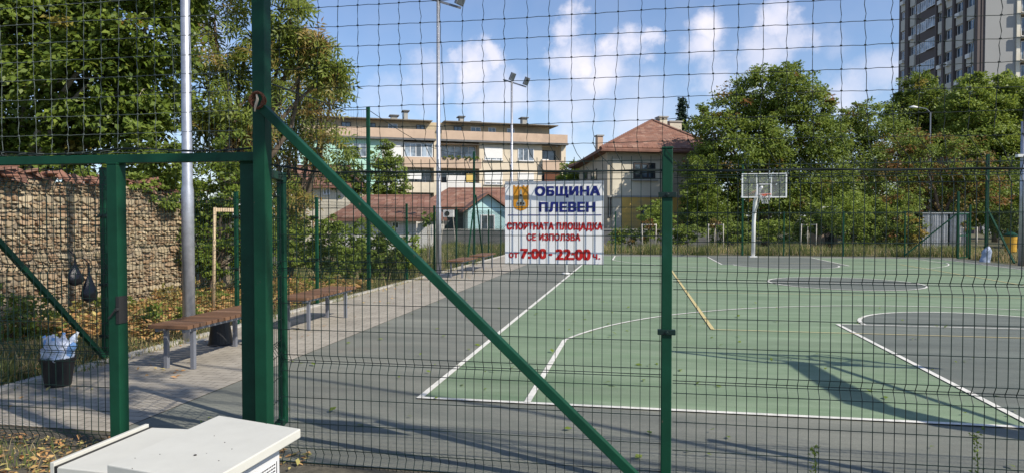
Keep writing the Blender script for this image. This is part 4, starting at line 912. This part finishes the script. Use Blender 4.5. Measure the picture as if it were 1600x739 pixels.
# --- tower block at the upper right
C0 = AD(1533, 100, 81); C1 = AD(1404, 100, 99.5); F = Facade(C1, C0); TL = F.L; Fe = Facade(C0, AD(1660, 100, 80.2))
tw = empty('tower_block', (C0.x + 4, C0.y + 8, 0), 'tall brown and white panelled tower block rising at the upper right', 'building')
HT = 42.0
D2 = C1 + (Fe.u * 14); w = MB(); w.slab([(p.x, p.y, 0) for p in (C0, C0 + Fe.u * 14, D2, C1)], (0, 0, HT)); w.build('wall', 'tower_brown', tw)
bx(Fe, tw, 'end_wall', 'tower_grey', .35, Fe.uz(1586, 60)[0], .003, .12, 0, HT - .5)
bx(Fe, tw, 'corner_strip', 'tower_cream', Fe.uz(1586, 60)[0] + .005, Fe.uz(1592, 60)[0], .003, .3, 0, HT - .5)
cols = [(1513, 1526), (1496, 1508), (1480, 1491), (1468, 1475)]; colb = [(1424, 1431), (1410, 1417)]
zb = F.uz(1519, 67)[1]; U = lambda px: F.uz(px, 80)[0]
for (p0, p1) in cols + colb:
    for k in range(-3, 5):
        z = zb + 2.8 * k; bx(F, tw, 'panel', 'tower_panel', U(p0), U(p1), .003, .25, z, z + 1.55)
        if (p0 + k) % 3 == 0: bx(F, tw, 'air_conditioner', 'shutter', U(p0) + .3, U(p0) + 1.1, .253, .6, z + .9, z + 1.4)
        window(F, tw, U(p0) + .02, U(p1) - .02, z + 1.56, z + 2.79, .01, 'frame_white', 'glass', 2, .07)
for k in range(-3, 5):
    z = zb + 2.8 * k; 
    for (p0, p1) in ((1433, 1447), (1449, 1464)): window(F, tw, U(p0), U(p1), z + 1.35, z + 2.75, .01 + .25 * (p0 == 1449), 'frame_white', 'glass_pale', 4, .09)
for (p0, p1) in ((1527, 1532.6), (1509, 1512), (1492, 1495), (1476, 1479), (1465, 1467), (1418, 1423)):
    bx(F, tw, 'pilaster', 'tower_brown', U(p0), U(p1), .004, .42, 0, HT)
for k in range(-3, 5):
    z = zb + 2.8 * k; u0 = Fe.uz(1592, 60)[0] + .01; bx(Fe, tw, 'balcony_floor', 'tower_cream', u0, u0 + 6, .003, 1.0, z - .15, z); bx(Fe, tw, 'balcony_parapet', 'tower_panel', u0, u0 + 6, .86, 1.0, z + .003, z + 1.0)
    window(Fe, tw, u0 + .2, u0 + 3, z + .2, z + 2.4, .01, 'frame_white', 'glass', 3)

vp = empty('volleyball_post', (-2.12, 20.7, 0), 'white volleyball post behind the notice, only its foot showing below the board', 'post')
m = MB(); m.tube([(-2.12, 20.7, .01), (-2.12, 20.7, 2.2)], .05, 12); m.build('pole', 'white_enamel', vp, smooth=True); m = MB(); m.lathe((-2.12, 20.7, .01), [(.12, 0), (.12, .02), (.07, .06)], 12); m.build('base', 'white_enamel', vp)
sl_ = AD(1452, 300, 43); zt2 = AD(1452, 176, 43).z; sr = empty('street_lamp', (sl_.x, sl_.y, 0), 'thin street lamp with curved arm in front of the tree crowns below the tower', 'street lamp')
m = MB(); m.tube([(sl_.x, sl_.y, 0), (sl_.x, sl_.y, zt2)], [.06, .04], 8); m.tube([(sl_.x, sl_.y, zt2 - .05), (sl_.x - .25, sl_.y, zt2 + .22), (sl_.x - .8, sl_.y, zt2 + .33)], .028, 6); m.build('pole', 'bench_steel', sr)
m = MB(); m.tube([(sl_.x - .75, sl_.y, zt2 + .32), (sl_.x - 1.0, sl_.y, zt2 + .35), (sl_.x - 1.25, sl_.y, zt2 + .33)], [.05, .09, .04], 8); m.build('lamp_head', 'shutter', sr, smooth=True)
# ------------------------------------------------------------------ walls and sheds
# ruined rubble wall on the left
SW_X = -9.2; sw = empty('stone_wall', (SW_X, 9.4, 0), 'crumbling rubble stone wall with fallen red tiles on top, behind the left fence', 'wall')
def wtop(y): return 2.28 + .12 * noise.noise(Vector((y * .9, 0, 3))) - .25 * max(0, (y - 11.6)) 
m = MB(); N_ = 40
V = []
for i in range(N_ + 1):
    y = 4.0 + (12.6 - 4.0) * i / N_; V += [(SW_X - .10, y, 0), (SW_X - .10, y, wtop(y) - .04), (SW_X - .55, y, wtop(y) - .08), (SW_X - .55, y, 0)]
Fc = [];
for i in range(N_):
    for j in range(4): Fc.append((4 * i + j, 4 * i + (j + 1) % 4, 4 * i + 4 + (j + 1) % 4, 4 * i + 4 + j))
Fc += [(0, 1, 2, 3), (4 * N_ + 3, 4 * N_ + 2, 4 * N_ + 1, 4 * N_)]; m.add(V, Fc); m.build('mortar_core', 'mortar', sw)
rg = random.Random(11); VS = []; FS = []
def rock(c, sx, sy, sz):
    k = len(VS); pts = []
    NS = [rg.uniform(.74, 1.12) for _ in range(8)]; sk = rg.uniform(-.3, .3); tx, tz = rg.uniform(-.5, .5), rg.uniform(-.5, .5)
    for (ax, r_) in ((-1, .95), (.45, 1.0), (.95, .88), (1.0, .62)):
        for j in range(8):
            t_ = 2 * math.pi * j / 8 + .39; e = 1.0 / max(abs(math.cos(t_)), abs(math.sin(t_))) * .5 + .48
            py_, pz_ = math.cos(t_) * r_ * e * NS[j], math.sin(t_) * r_ * e * NS[(j * 3) % 8]
            pts.append((c[0] + sx * (ax + (tx * py_ + tz * pz_) * (ax > 0)), c[1] + (py_ + sk * pz_) * sy, c[2] + pz_ * sz))
    VS.extend(pts)
    for i in range(3):
        for j in range(8): FS.append((k + i * 8 + j, k + i * 8 + (j + 1) % 8, k + (i + 1) * 8 + (j + 1) % 8, k + (i + 1) * 8 + j))
    FS.append(tuple(k + 24 + j for j in range(8)))
zz = .03
while zz < 2.35:
    h = rg.choice((.035, .045, .06, .08, .13)) * rg.uniform(.85, 1.2); y = 4.0 + rg.uniform(0, .1)
    while y < 12.6:
        wd = h * rg.uniform(.8, 2.8); hh_ = h * rg.uniform(.6, 1.2)
        if zz + h < wtop(y) + .02: rock((SW_X - .09 + rg.uniform(-.02, .025), y + wd / 2, zz + h / 2 + rg.uniform(-.012, .012)), rg.uniform(.02, .045), wd / 2 * 1.02, hh_ / 2 * 1.05)
        y += wd + rg.uniform(.004, .02)
    zz += h
m = MB(); m.v = VS; m.f = FS; m.build('stones', 'stone', sw)
m = MB()
for i in range(420):                                            # broken tiles and bricks heaped on the wall head, spilling down at the left
    y = rg.uniform(4.3, 12.2) if rg.random() < .3 else rg.uniform(4.3, 8.6); s_ = rg.random() ** 1.3; dr_ = .75 if y < 7.6 else .12
    z_ = wtop(y) + .12 - s_ * dr_ * max(.2, min(1, (8.8 - y) / 2.2)); x_ = SW_X - .40 + s_ * .42
    u = Vector((rg.uniform(-.5, .5), 1, rg.uniform(-.45, .45))).normalized() * rg.uniform(.08, .2); v = Vector((rg.uniform(.3, 1), rg.uniform(-.6, .6), rg.uniform(-1, .2))).normalized() * rg.uniform(.1, .24); n_ = u.cross(v).normalized() * rg.uniform(.015, .05)
    if n_.x < 0: n_ = -n_
    m.par(Vector((x_, y, z_)), u, v, n_)
m.build('fallen_tiles', 'tile_red', sw)
bdf = empty('board_fence', (-9.35, 13.6, 0), 'weathered upright board fence overgrown at the end of the stone wall', 'fence'); m = MB()
y = 12.75
while y < 14.4:
    w_ = rg.uniform(.05, .13); h = 1.9 + rg.uniform(-.45, .3); m.par((-9.2 + rg.uniform(-.05, .05), y, 0), (.03, 0, 0), (0, w_, 0), (rg.uniform(-.08, .08), rg.uniform(-.16, .16), h)); y += w_ + rg.uniform(.0, .06)
m.build('boards', 'old_board', bdf)
# low dark wall with a pale coping behind the far end
A, B = AD(655, 360, 40), AD(1135, 360, 40); F = Facade(A, B); lw = empty('boundary_wall', F.P(F.L / 2, 0, 0), 'low dark boundary wall with white coping behind the far fence', 'wall')
zc = F.uz(900, 358)[1]; bx(F, lw, 'wall', 'concrete_dark', 0, F.L, -.3, 0, 0, zc - .07); bx(F, lw, 'coping', 'concrete', 0, F.L, -.34, .05, zc - .05, zc)
# corrugated metal shed on the right
A, B = AD(1441, 360, 37), AD(1512, 360, 37.6); F = Facade(A, B); zt_ = F.uz(1475, 334)[1]
sh = empty('metal_shed', F.P(F.L / 2, -1, 0), 'grey corrugated metal shed among bushes near the right gate', 'shed')
m = MB(); n_ = 36; top = []; 
for (base, L_) in ((0, F.L * .56), (F.L * .60, F.L * .38)):
    V = []
    for i in range(n_ + 1):
        u = base + L_ * i / n_; d = .035 * math.sin(i * 1.9); V += [F.P(u, d, .05), F.P(u, d, zt_ + .0)]
    m.add(V, [(2 * i, 2 * i + 2, 2 * i + 3, 2 * i + 1) for i in range(n_)])
o = m.build('cladding', 'sheet_metal', sh); so = o.modifiers.new('t', 'SOLIDIFY'); so.thickness = .01
bx(F, sh, 'wall', 'dark_sheet', .02, F.L - .02, -2.2, -.06, 0, zt_ - .06); bx(F, sh, 'roof', 'sheet_metal', -.1, F.L + .1, -2.4, .1, zt_ + .01, zt_ + .06)
# pale hut corner seen between bushes
A, B = AD(1283, 330, 40), AD(1311, 330, 40); F = Facade(A, B); hu = empty('hut', F.P(F.L / 2, -1, 0), 'small white roofed hut peeping out between bushes right of the hoop', 'hut')
z1 = F.uz(1297, 323)[1]; bx(F, hu, 'wall', 'wall_salmon', .05, F.L - .05, -1.6, 0, 0, z1 - .3); bx(F, hu, 'roof', 'wall_white', 0, F.L, -1.8, .15, z1 - .28, z1)
m = MB(); F.box(m, .25, .75, .003, .05, 0, 1.5); m.build('door', 'frame_dark', hu, bevel=.005)
# yellow bins and a pale plastic crate beside the right gate
yb = AD(1579, 384, 27.5)
r = empty('recycling_bin', (yb.x, yb.y, 0), 'yellow litter bin with green lid by the right edge pole', 'bin'); m = MB(); m.lathe((yb.x, yb.y, .35), [(.17, 0), (.2, .03), (.22, .62), (.22, .64)], 16); m.build('bucket', 'bin_yellow', r)
m = MB(); m.lathe((yb.x, yb.y, 1.0), [(.24, 0), (.24, .06), (.10, .16), (.02, .18)], 16); m.build('lid', 'green_paint', r); m = MB(); m.tube([(yb.x, yb.y + .26, 0), (yb.x, yb.y + .26, 1.3)], .03, 8); m.build('post', 'green_paint', r)
pc = Vector((13.55, 29.7, 0)); m = MB(); V = []; n1, n2 = 12, 14
for i in range(n1 + 1):
    f = i / n1; r_ = (.20 - .05 * f) if f < .8 else .15 * (1 - (f - .8) / .2 * .75)
    for j in range(n2):
        a_ = 2 * math.pi * j / n2; k = 1 + .3 * noise.noise(Vector((math.cos(a_) * 1.6, math.sin(a_) * 1.6, f * 4))); V.append((pc.x + r_ * k * math.cos(a_) + .10 * f, pc.y + .6 * r_ * k * math.sin(a_), .62 * f))
m.add(V, [(i * n2 + j, i * n2 + (j + 1) % n2, (i + 1) * n2 + (j + 1) % n2, (i + 1) * n2 + j) for i in range(n1) for j in range(n2)])
tag(m.build('plastic_sack', 'plastic_pale', smooth=True), 'pale blue plastic sack leaning at the right gate of the court', 'sack')
# planting stakes
def stakes(x, y, h, label, m='stake_white', w=.55, n=3, sap=True, th=.028, tint=.0):
    r = empty('tree_stakes', (x, y, 0), label, 'tree stakes', 'staked saplings'); rg_ = random.Random(x * 7 + y)
    pts = [(x + w * (i / (n - 1) - .5), y + (.18 if i % 2 else -.1)) for i in range(n)]
    for (a_, b4) in pts: s = MB(); s.tube([(a_ + rg_.uniform(-.05, .05), b4, 0), (a_, b4, h)], th, 7); s.build('stake', m, r, smooth=True)
    s = MB()
    for i in range(n - 1): s.bar((pts[i][0], pts[i][1], h - .04), (pts[i + 1][0], pts[i + 1][1], h - .04), .02, .06)
    s.build('crossbar', m, r)
    if sap:
        s = MB(); s.tube([(x, y, 0), (x + .02, y, h * .6), (x - .03, y, h * 1.25)], [.018, .014, .006], 6); s.build('sapling_stem', 'bark', r)
        foliage('sapling_leaves', [((x - .02, y, h * 1.05), (.22, .22, .28))], 'leaf_mid', r, 60, .13, tint_f=tint, clump=.16, leaves_per=14)
stakes(-6.85, 10.4, 1.86, 'pale wooden stakes joined at the top, between the near pole and gate posts', 'stake_wood', .22, 2, False, .027)
p = AX(690, 340, -7.0); stakes(-7.1, 22.5, 1.6, 'thin leaning stakes beyond the left fence, under the air conditioner', 'stake_white', .7, 3, True, .025)
for (px, D, lb, t_) in ((1014, 36, 'two slim stakes with a rust tipped sapling, just left of the thick fence post', 1.0), (1118, 36, 'three white stakes round a browning sapling, left of the far hoop', 1.0), (1263, 36, 'three white stakes round a green sapling, right of the far hoop', 0), (1512, 34.5, 'pair of thin stakes in front of the corrugated shed', .3)):
    q = AD(px, 396, D); stakes(q.x, q.y, 1.45 if px < 1500 else 1.3, lb, 'stake_white', .75, 3 if px > 1100 else 2, True, .024, t_)

# ------------------------------------------------------------------ trees
def TR(label, basepx, D, items, m, **k):
    b = AD(basepx, 380, D); b.z = 0; return tree(k.pop('name', 'tree'), label, k.pop('cat', 'tree'), b, plobes(D, items), m, **k)
TR('dense dark leaved tree filling the upper left corner', 14, 14.5, [(60, 60, 85), (150, 120, 85), (50, 180, 75), (205, 45, 80), (180, 195, 62), (240, 140, 55), (20, -20, 85), (120, -50, 90), (250, -50, 80), (-60, 90, 90), (-50, 210, 70), (110, 235, 40), (40, 232, 35)], 'leaf_deep',
   per_m3=44, leaf=.14, clump=.30, tint=.015, trunk_r=.17, leaves_per=44, bark='bark_pale')
TR('ivy clad shrubs hanging over the old board fence', 255, 15, [(215, 290, 18), (250, 300, 24), (285, 310, 26), (310, 330, 22), (275, 345, 14), (228, 318, 12)], 'leaf_deep', per_m3=55, leaf=.09, clump=.2, trunk_r=.04, cat='shrub', name='shrub')
TR('trailing creeper spilling over the top of the rubble wall', 120, 12.2, [(20, 262, 13, -1.6), (75, 266, 11, -1.0), (130, 268, 12, -.4), (178, 272, 12, .2), (215, 282, 14, .5), (240, 296, 15, .9), (262, 312, 15, 1.2)], 'leaf_mid', per_m3=120, leaf=.085, clump=.16, leaves_per=16, trunk_r=.02, cat='creeper', name='creeper')
TR('dark thicket filling the gap behind the board fence', 350, 23, [(280, 310, 34), (320, 320, 36), (365, 315, 38), (410, 320, 36), (300, 370, 30), (350, 375, 30), (400, 375, 34), (445, 345, 34), (450, 385, 26)], 'leaf_deep', per_m3=26, leaf=.13, clump=.3, trunk_r=.07, cat='shrub', name='shrub')
TR('dark shrubs behind the stone wall under the big tree', 100, 15.5, [(10, 262, 30), (60, 265, 30), (110, 262, 30), (160, 258, 30), (205, 262, 26), (-40, 262, 30)], 'leaf_deep', per_m3=40, leaf=.11, clump=.25, trunk_r=.05, cat='shrub', name='shrub')
TR('shady shrub hanging over the end of the stone wall, left of the near pole', 245, 13.5, [(235, 235, 40), (245, 275, 32), (225, 300, 22), (270, 255, 30), (258, 315, 18)], 'leaf_mid', per_m3=60, leaf=.11, clump=.2, trunk_r=.06, cat='shrub', name='shrub')
TR('feathery leaved tree with orange tipped branch reaching over the tall post', 340, 16, [(325, 140, 52), (372, 175, 55), (320, 205, 48), (335, 30, 26), (395, 60, 22), (300, 75, 26), (410, 120, 34), (360, 232, 38), (440, 15, 28), (428, 60, 18), (448, 78, 15), (472, 82, 13), (492, 88, 12), (508, 102, 13), (524, 116, 10), (500, 60, 11), (455, 40, 16), (300, -30, 50), (400, -40, 60), (350, 100, 22)], 'leaf_feather',
   per_m3=26, leaf=.42, kind='feather', clump=.30, tint=.16, trunk_r=.17, leaves_per=11, twigs=9, dens=.62)
TR('yellow tinged airy tree behind the slanting brace', 452, 18, [(450, 190, 44), (488, 195, 34), (495, 155, 20), (455, 245, 44), (505, 225, 22), (440, 300, 42), (478, 290, 22), (420, 180, 34), (515, 150, 12), (470, 140, 18), (400, 240, 40)], 'leaf_feather',
   per_m3=24, leaf=.40, kind='feather', clump=.30, tint=.38, trunk_r=.13, leaves_per=10, dens=.6)
TR('dark evergreen shrub between the near pole and the gate posts', 330, 14.3, [(300, 330, 26), (305, 400, 20), (330, 420, 16), (375, 410, 20), (405, 400, 22), (325, 300, 34), (330, 350, 36), (355, 280, 36), (385, 320, 34), (310, 380, 24), (345, 395, 30), (400, 290, 30), (395, 370, 34), (370, 245, 34)], 'leaf_deep', per_m3=55, leaf=.09, clump=.22, trunk_r=.07, cat='shrub', name='shrub')
TR('green bush under the brace, behind the second left fence post', 520, 17, [(480, 385, 26), (515, 375, 28), (548, 385, 26), (500, 410, 22), (535, 410, 24), (462, 400, 22), (520, 350, 16), (450, 370, 22), (495, 350, 18), (530, 400, 24)], 'leaf_bright', per_m3=75, leaf=.085, clump=.22, trunk_r=.04, cat='bush', name='bush', group=None)
TR('rounded bush beside the tall thin fence post', 605, 18.5, [(575, 395, 26), (605, 390, 28), (630, 402, 22), (590, 418, 20), (560, 365, 18), (600, 372, 18), (560, 420, 18), (645, 385, 16)], 'leaf_mid', per_m3=80, leaf=.085, clump=.22, trunk_r=.04, cat='bush', name='bush')
TR('slender green tree growing in front of the mint apartment wall', 605, 44, [(600, 245, 18), (588, 270, 20), (618, 262, 18), (608, 292, 24), (590, 310, 20), (625, 300, 16), (604, 225, 8)], 'leaf_mid', per_m3=26, leaf=.17, clump=.34, trunk_r=.14)
TR('dark bushy tree in front of the mint apartment wall, left of the slender one', 545, 44, [(545, 262, 18), (530, 280, 16), (558, 285, 18), (545, 300, 18), (548, 240, 9)], 'leaf_deep', per_m3=26, leaf=.17, clump=.34, trunk_r=.14)
TR('bright small tree between the apartment block and the old house', 897, 62, [(893, 270, 16), (903, 262, 12), (885, 285, 14), (900, 290, 18)], 'leaf_bright', per_m3=18, leaf=.24, clump=.4, trunk_r=.14)
# right hand trees
RB = dict(per_m3=15, clump=.40, leaves_per=44)
TR('tall rounded green tree behind the basketball hoop', 1195, 43, [(1190, 150, 42), (1150, 170, 38), (1225, 140, 38), (1262, 165, 34), (1115, 210, 34), (1105, 262, 36), (1165, 225, 55), (1235, 215, 55), (1285, 220, 36), (1200, 290, 62), (1265, 285, 52), (1130, 305, 44), (1240, 112, 16), (1185, 118, 16), (1290, 165, 14), (1098, 180, 14)], 'leaf_mid', leaf=.20, trunk_r=.28, tint=.04, **RB)
TR('small leaved green tree right of the rounded one', 1345, 47, [(1330, 215, 38), (1372, 195, 30), (1352, 170, 16), (1390, 240, 42), (1330, 270, 50), (1365, 310, 52), (1312, 190, 20), (1305, 300, 40)], 'leaf_mid', leaf=.18, trunk_r=.22, tint=.02, **RB)
TR('dark leaved tree standing against the foot of the tower block', 1438, 56, [(1430, 145, 24), (1455, 165, 30), (1412, 178, 28), (1470, 200, 36), (1440, 210, 36), (1445, 126, 12), (1408, 150, 13)], 'leaf_deep', leaf=.22, trunk_r=.24, tint=.04, **RB)
TR('bright green sunlit tree below the tower block', 1555, 51, [(1520, 150, 30), (1556, 148, 32), (1592, 150, 32), (1535, 190, 42), (1585, 200, 46), (1500, 172, 28), (1640, 175, 50), (1560, 240, 46), (1600, 260, 50), (1508, 215, 34), (1530, 124, 10), (1575, 122, 10)], 'leaf_bright', leaf=.22, trunk_r=.26, **RB)
TR('rust tinged tree with browning crown behind the metal shed', 1470, 39, [(1405, 245, 36), (1450, 240, 36), (1500, 245, 36), (1535, 275, 26), (1400, 290, 40), (1462, 295, 42), (1515, 300, 36), (1550, 305, 24), (1430, 222, 18)], 'leaf_mid', leaf=.15, trunk_r=.2, tint=.42, **RB)
TR('dark green tree at the right edge behind the grey pole', 1590, 40, [(1580, 320, 40), (1620, 300, 50), (1560, 345, 26), (1600, 350, 34)], 'leaf_deep', leaf=.16, trunk_r=.18, **RB)
for (bp, D, it, m_, lb, tn) in ((1330, 37, [(1320, 335, 30), (1345, 355, 26), (1360, 330, 26), (1330, 372, 22)], 'leaf_bright', 'pale green bush right of the small hut', 0), (1385, 38, [(1380, 345, 32), (1395, 375, 22), (1405, 320, 24), (1420, 350, 22)], 'leaf_mid', 'tall mixed bush left of the metal shed', .1),
                                (1428, 35.5, [(1424, 350, 12), (1436, 365, 10), (1422, 372, 12)], 'leaf_bright', 'small yellowing bush touching the metal shed', .7), (1277, 38, [(1277, 335, 17), (1270, 350, 14), (1285, 352, 14)], 'leaf_bright', 'round light green bush left of the small hut', 0),
                                (1150, 38.5, [(1125, 368, 16), (1148, 362, 18), (1170, 366, 16)], 'leaf_mid', 'low hedge bush left of the hoop pole', 0), (1215, 38.5, [(1200, 362, 17), (1222, 364, 18), (1245, 366, 16)], 'leaf_bright', 'low hedge bush right of the hoop pole', 0),
                                (1025, 37.5, [(1012, 335, 14), (1025, 328, 14), (1035, 345, 14), (1024, 360, 16)], 'leaf_bright', 'light green bush before the ochre house wall', 0), (1075, 37.5, [(1070, 365, 14), (1088, 362, 12), (1060, 372, 12)], 'leaf_mid', 'leafy low bush under the ochre wall door', 0),
                                (1110, 41, [(1095, 300, 26), (1085, 330, 24), (1110, 335, 26), (1100, 265, 22)], 'leaf_deep', 'dark bush screening the right side of the old house', 0), (985, 37.5, [(962, 372, 12), (980, 370, 13), (1000, 372, 11)], 'leaf_mid', 'thin weedy bush at the foot of the low dark wall', .1)):
    TR(lb, bp, D, it, m_, leaf=.13, trunk_r=.05, tint=tn, cat='bush', name='bush', per_m3=44, clump=.32, leaves_per=36)
for (bp, D, it, lb) in ((1110, 58, [(1085, 330, 30), (1130, 330, 30), (1170, 335, 30), (1215, 330, 30)], 'dark background trees low behind the hoop'), (1290, 60, [(1255, 330, 30), (1300, 325, 32), (1345, 330, 32), (1390, 330, 30)], 'dark background trees low behind the small hut'),
                        (1480, 58, [(1430, 320, 32), (1480, 325, 32), (1530, 325, 32), (1580, 325, 34), (1630, 325, 34)], 'dark background trees low behind the metal shed')):
    TR(lb, bp, D, it, 'leaf_deep', leaf=.26, trunk_r=.12, cat='trees', name='tree', per_m3=12, clump=.45, leaves_per=36)
# spruce behind the old house
sb = AD(1066, 300, 64); sb.z = 0; sp = empty('spruce_tree', sb, 'dark narrow spruce top rising behind the old house chimneys', 'tree'); ztop = AD(1066, 152, 64).z
m = MB(); m.tube([sb, (sb.x, sb.y, ztop)], [.25, .03], 8); m.build('trunk', 'bark', sp)
Cs = []
for i in range(60):
    t = i / 60; z_ = ztop - .2 - t * (ztop - 1.5); R_ = .25 + 2.3 * t
    for j in range(int(7 + 8 * t)):
        a_ = RNG.uniform(0, 6.28)
        for q in np.linspace(.15, 1, 9): Cs.append((sb.x + R_ * q * math.cos(a_) + RNG.normal() * .08, sb.y + R_ * q * math.sin(a_) + RNG.normal() * .08, z_ - .28 * q * R_ * .6 + RNG.normal() * .06))
V, per = leaf_verts(np.array(Cs), .30, droop=.5); fast_mesh('crown', V, 4, 'needle', sp)
# a street tree behind the viewer whose shade falls on the left of the pavement
tree('tree', 'leafy street tree behind the viewer, seen only by its dappled shade on the left', 'tree', (9.5, 1.2, 0), [((2.2, 2.4, 9.0), 1.1), ((4.2, 1.6, 8.8), .7), ((.6, 3.2, 9.2), 1.1), ((3.1, 1.9, 9.8), .8), ((1.2, 2.0, 9.6), 1.1)], 'leaf_mid', per_m3=18, leaf=.16, trunk_r=.09, clump=.3, leaves_per=26)

# ------------------------------------------------------------------ undergrowth
def blades(name, label, n, area, h0, h1, tint_p, wd=.006, dens=None, seed=1):
    rng = np.random.default_rng(seed); x = rng.uniform(area[0], area[1], n); y = rng.uniform(area[2], area[3], n)
    pn = np.array([noise.noise(Vector((a_ * .8, b5 * .8, seed))) for a_, b5 in zip(x, y)]); keep = rng.random(n) < np.clip(.6 + pn * 1.6, .06, 1); x, y, pn = x[keep], y[keep], pn[keep]; n = len(x)
    h = rng.uniform(h0, h1, n) * np.clip(1 + pn, .4, 1.6); a_ = rng.uniform(0, 6.28, n); w_ = wd * rng.uniform(.6, 1.4, n); ln = rng.uniform(.1, .7, n) * h; b5 = rng.uniform(0, 6.28, n)
    A = np.stack([x - w_ * np.cos(a_), y - w_ * np.sin(a_), np.zeros(n)], 1); B = np.stack([x + w_ * np.cos(a_), y + w_ * np.sin(a_), np.zeros(n)], 1)
    M1 = np.stack([x + ln * .35 * np.cos(b5), y + ln * .35 * np.sin(b5), h * .6], 1); T = np.stack([x + ln * np.cos(b5), y + ln * np.sin(b5), h], 1)
    off = np.stack([w_ * np.cos(a_), w_ * np.sin(a_), w_ * 0], 1) * .7
    V = np.stack([A, B, M1 + off, M1 - off, M1 - off, M1 + off, T + off * .1, T - off * .1], 1).reshape(-1, 3); V[:, 2] += .002
    t = ((rng.random(n) + pn * .5) < tint_p).astype(float) * rng.uniform(.5, 1, n)
    return tag(fast_mesh(name, V, 4, 'grass', None, np.repeat(t, 2)), label, 'grass', kind='stuff')
blades('grass', 'patchy green and straw grass between the stone wall and the left fence', 70000, (-9.1, -6.14, 4.6, 16), .05, .19, .45, .004, seed=3)
blades('grass', 'taller dry grass beyond the left fence towards the far end', 30000, (-11, -6.14, 16, 40), .10, .40, .35, .009, seed=4)
blades('grass', 'dry straw coloured weeds along the far end of the court', 30000, (-6, 17, 33.1, 38.5), .10, .42, .34, .012, seed=5)
blades('grass', 'dry weeds beyond the right fence', 16000, (14.05, 20, 22, 33), .12, .5, .6, .012, seed=6)
blades('grass', 'sparse grass tufts in the dirt at the foot of the front fence', 1500, (-6.5, -2.6, 3.7, 4.22), .02, .10, .3, .003, seed=8)
blades('grass', 'thin grass fringe growing over the edge of the paving', 6000, (-6.16, -5.9, 4.6, 26), .02, .09, .5, .004, seed=9)
def litter(name, label, n, area, size, m='dry_leaf', zs=(.01, .03), seed=1, thr=.0):
    rng = np.random.default_rng(seed); x = rng.uniform(area[0], area[1], n); y = rng.uniform(area[2], area[3], n)
    pn = np.array([noise.noise(Vector((a_ * 1.1, b5 * 1.1, seed))) for a_, b5 in zip(x, y)]); k = pn > thr - rng.random(n) * .35; x, y = x[k], y[k]; n = len(x)
    C = np.stack([x, y, rng.uniform(zs[0], zs[1], n)], 1); sz = size * rng.uniform(.5, 1.3, (n, 1)); a_ = rng.uniform(0, 6.28, n)
    d = np.stack([np.cos(a_), np.sin(a_), rng.normal(size=n) * .25], 1); s = norm(np.stack([-np.sin(a_), np.cos(a_), rng.normal(size=n) * .25], 1))
    V = np.stack([C, C + d * sz * .5 + s * sz * .28 + [0, 0, .004], C + d * sz, C + d * sz * .5 - s * sz * .28 + [0, 0, .004]], 1).reshape(-1, 3)
    return tag(fast_mesh(name, V, 4, m, None, np.zeros(n)), label, 'leaves', kind='stuff')
litter('fallen_leaves', 'drift of dry orange leaves in the grass behind the first bench', 17000, (-9.0, -6.3, 8.0, 16), .10, zs=(.02, .22), seed=2, thr=-.05)
litter('fallen_leaves', 'scattered dry leaves in the shaded grass at the far left', 2200, (-9.0, -6.14, 4.6, 8.5), .08, zs=(.02, .10), seed=3, thr=.05)
litter('fallen_leaves', 'few fallen leaves on the paving along the kerb', 420, (-6.1, -4.6, 4.8, 25), .06, zs=(.012, .02), seed=4, thr=.12)
litter('fallen_leaves', 'single yellow green leaves dropped on the asphalt and court', 230, (-3.9, 5, 4.7, 14), .075, 'leaf_bright', zs=(.022, .026), seed=5, thr=.14)
litter('fallen_leaves', 'leaf litter and twigs in the dirt before the fence', 2400, (-8, -2.2, 3.68, 4.4), .05, zs=(.008, .03), seed=6, thr=-.1)
ivy = tag(bpy.data.objects.new('ground_ivy', None), 'low leafy ground cover with orange leaves below the board fence', 'ground cover', kind='stuff'); COL.objects.link(ivy); ivy.location = (-7.8, 10.8, 0)
foliage('foliage', [((x_, y_, .16), (.6, .7, .22)) for x_, y_ in ((-8.6, 9.8), (-8.5, 11.2), (-7.9, 10.6), (-8.7, 12.6), (-7.6, 12.2), (-8.2, 13.6), (-7.3, 11.4), (-7.2, 13.4), (-7.4, 14.8), (-8.6, 15.0))], 'leaf_feather', ivy, 50, .085, tint_f=.6, clump=.2, leaves_per=30)
for (x_, y_, r_, lb) in ((-8.2, 7.6, .42, 'leafy weed bush against the stone wall, below the hanging bags'), (-8.8, 6.5, .3, 'low shaded weed clump at the foot of the stone wall, far left'), (-6.9, 8.9, .22, 'small green weed beside the near floodlight pole')):
    tree('weed_bush', lb, 'weed', (x_, y_, 0), [((x_, y_, r_ * .8), r_), ((x_ + .2, y_ + .3, r_ * .7), r_ * .8)], 'leaf_mid', per_m3=110, leaf=.08, trunk_r=.012, clump=.18, leaves_per=20, tint=.05)
# tall weeds right at the fence
for (px, y0, y1, lb) in ((1272, 697, 760, 'flowering tall weed growing at the fence foot, left of two'), (1526, 678, 770, 'taller flowering weed at the fence foot near the right edge')):
    t0 = AY(px, y0, FY + .16); r = empty('tall_weed', (t0.x, t0.y, 0), lb, 'weed'); s = MB(); s.tube([(t0.x, t0.y, 0), (t0.x + .01, t0.y, t0.z * .5), (t0.x, t0.y, t0.z)], [.004, .003, .0015], 5); s.build('stem', 'leaf_bright', r)
    n_ = 95; rr2 = RNG; tt = rr2.uniform(.0, 1, n_); C = np.stack([t0.x + rr2.normal(size=n_) * .012, t0.y + rr2.normal(size=n_) * .012, t0.z * (1 - tt ** 1.6)], 1); V, _ = leaf_verts(C, .022, droop=-.3); fast_mesh('leaves', V, 4, 'leaf_bright', r, np.zeros(n_))
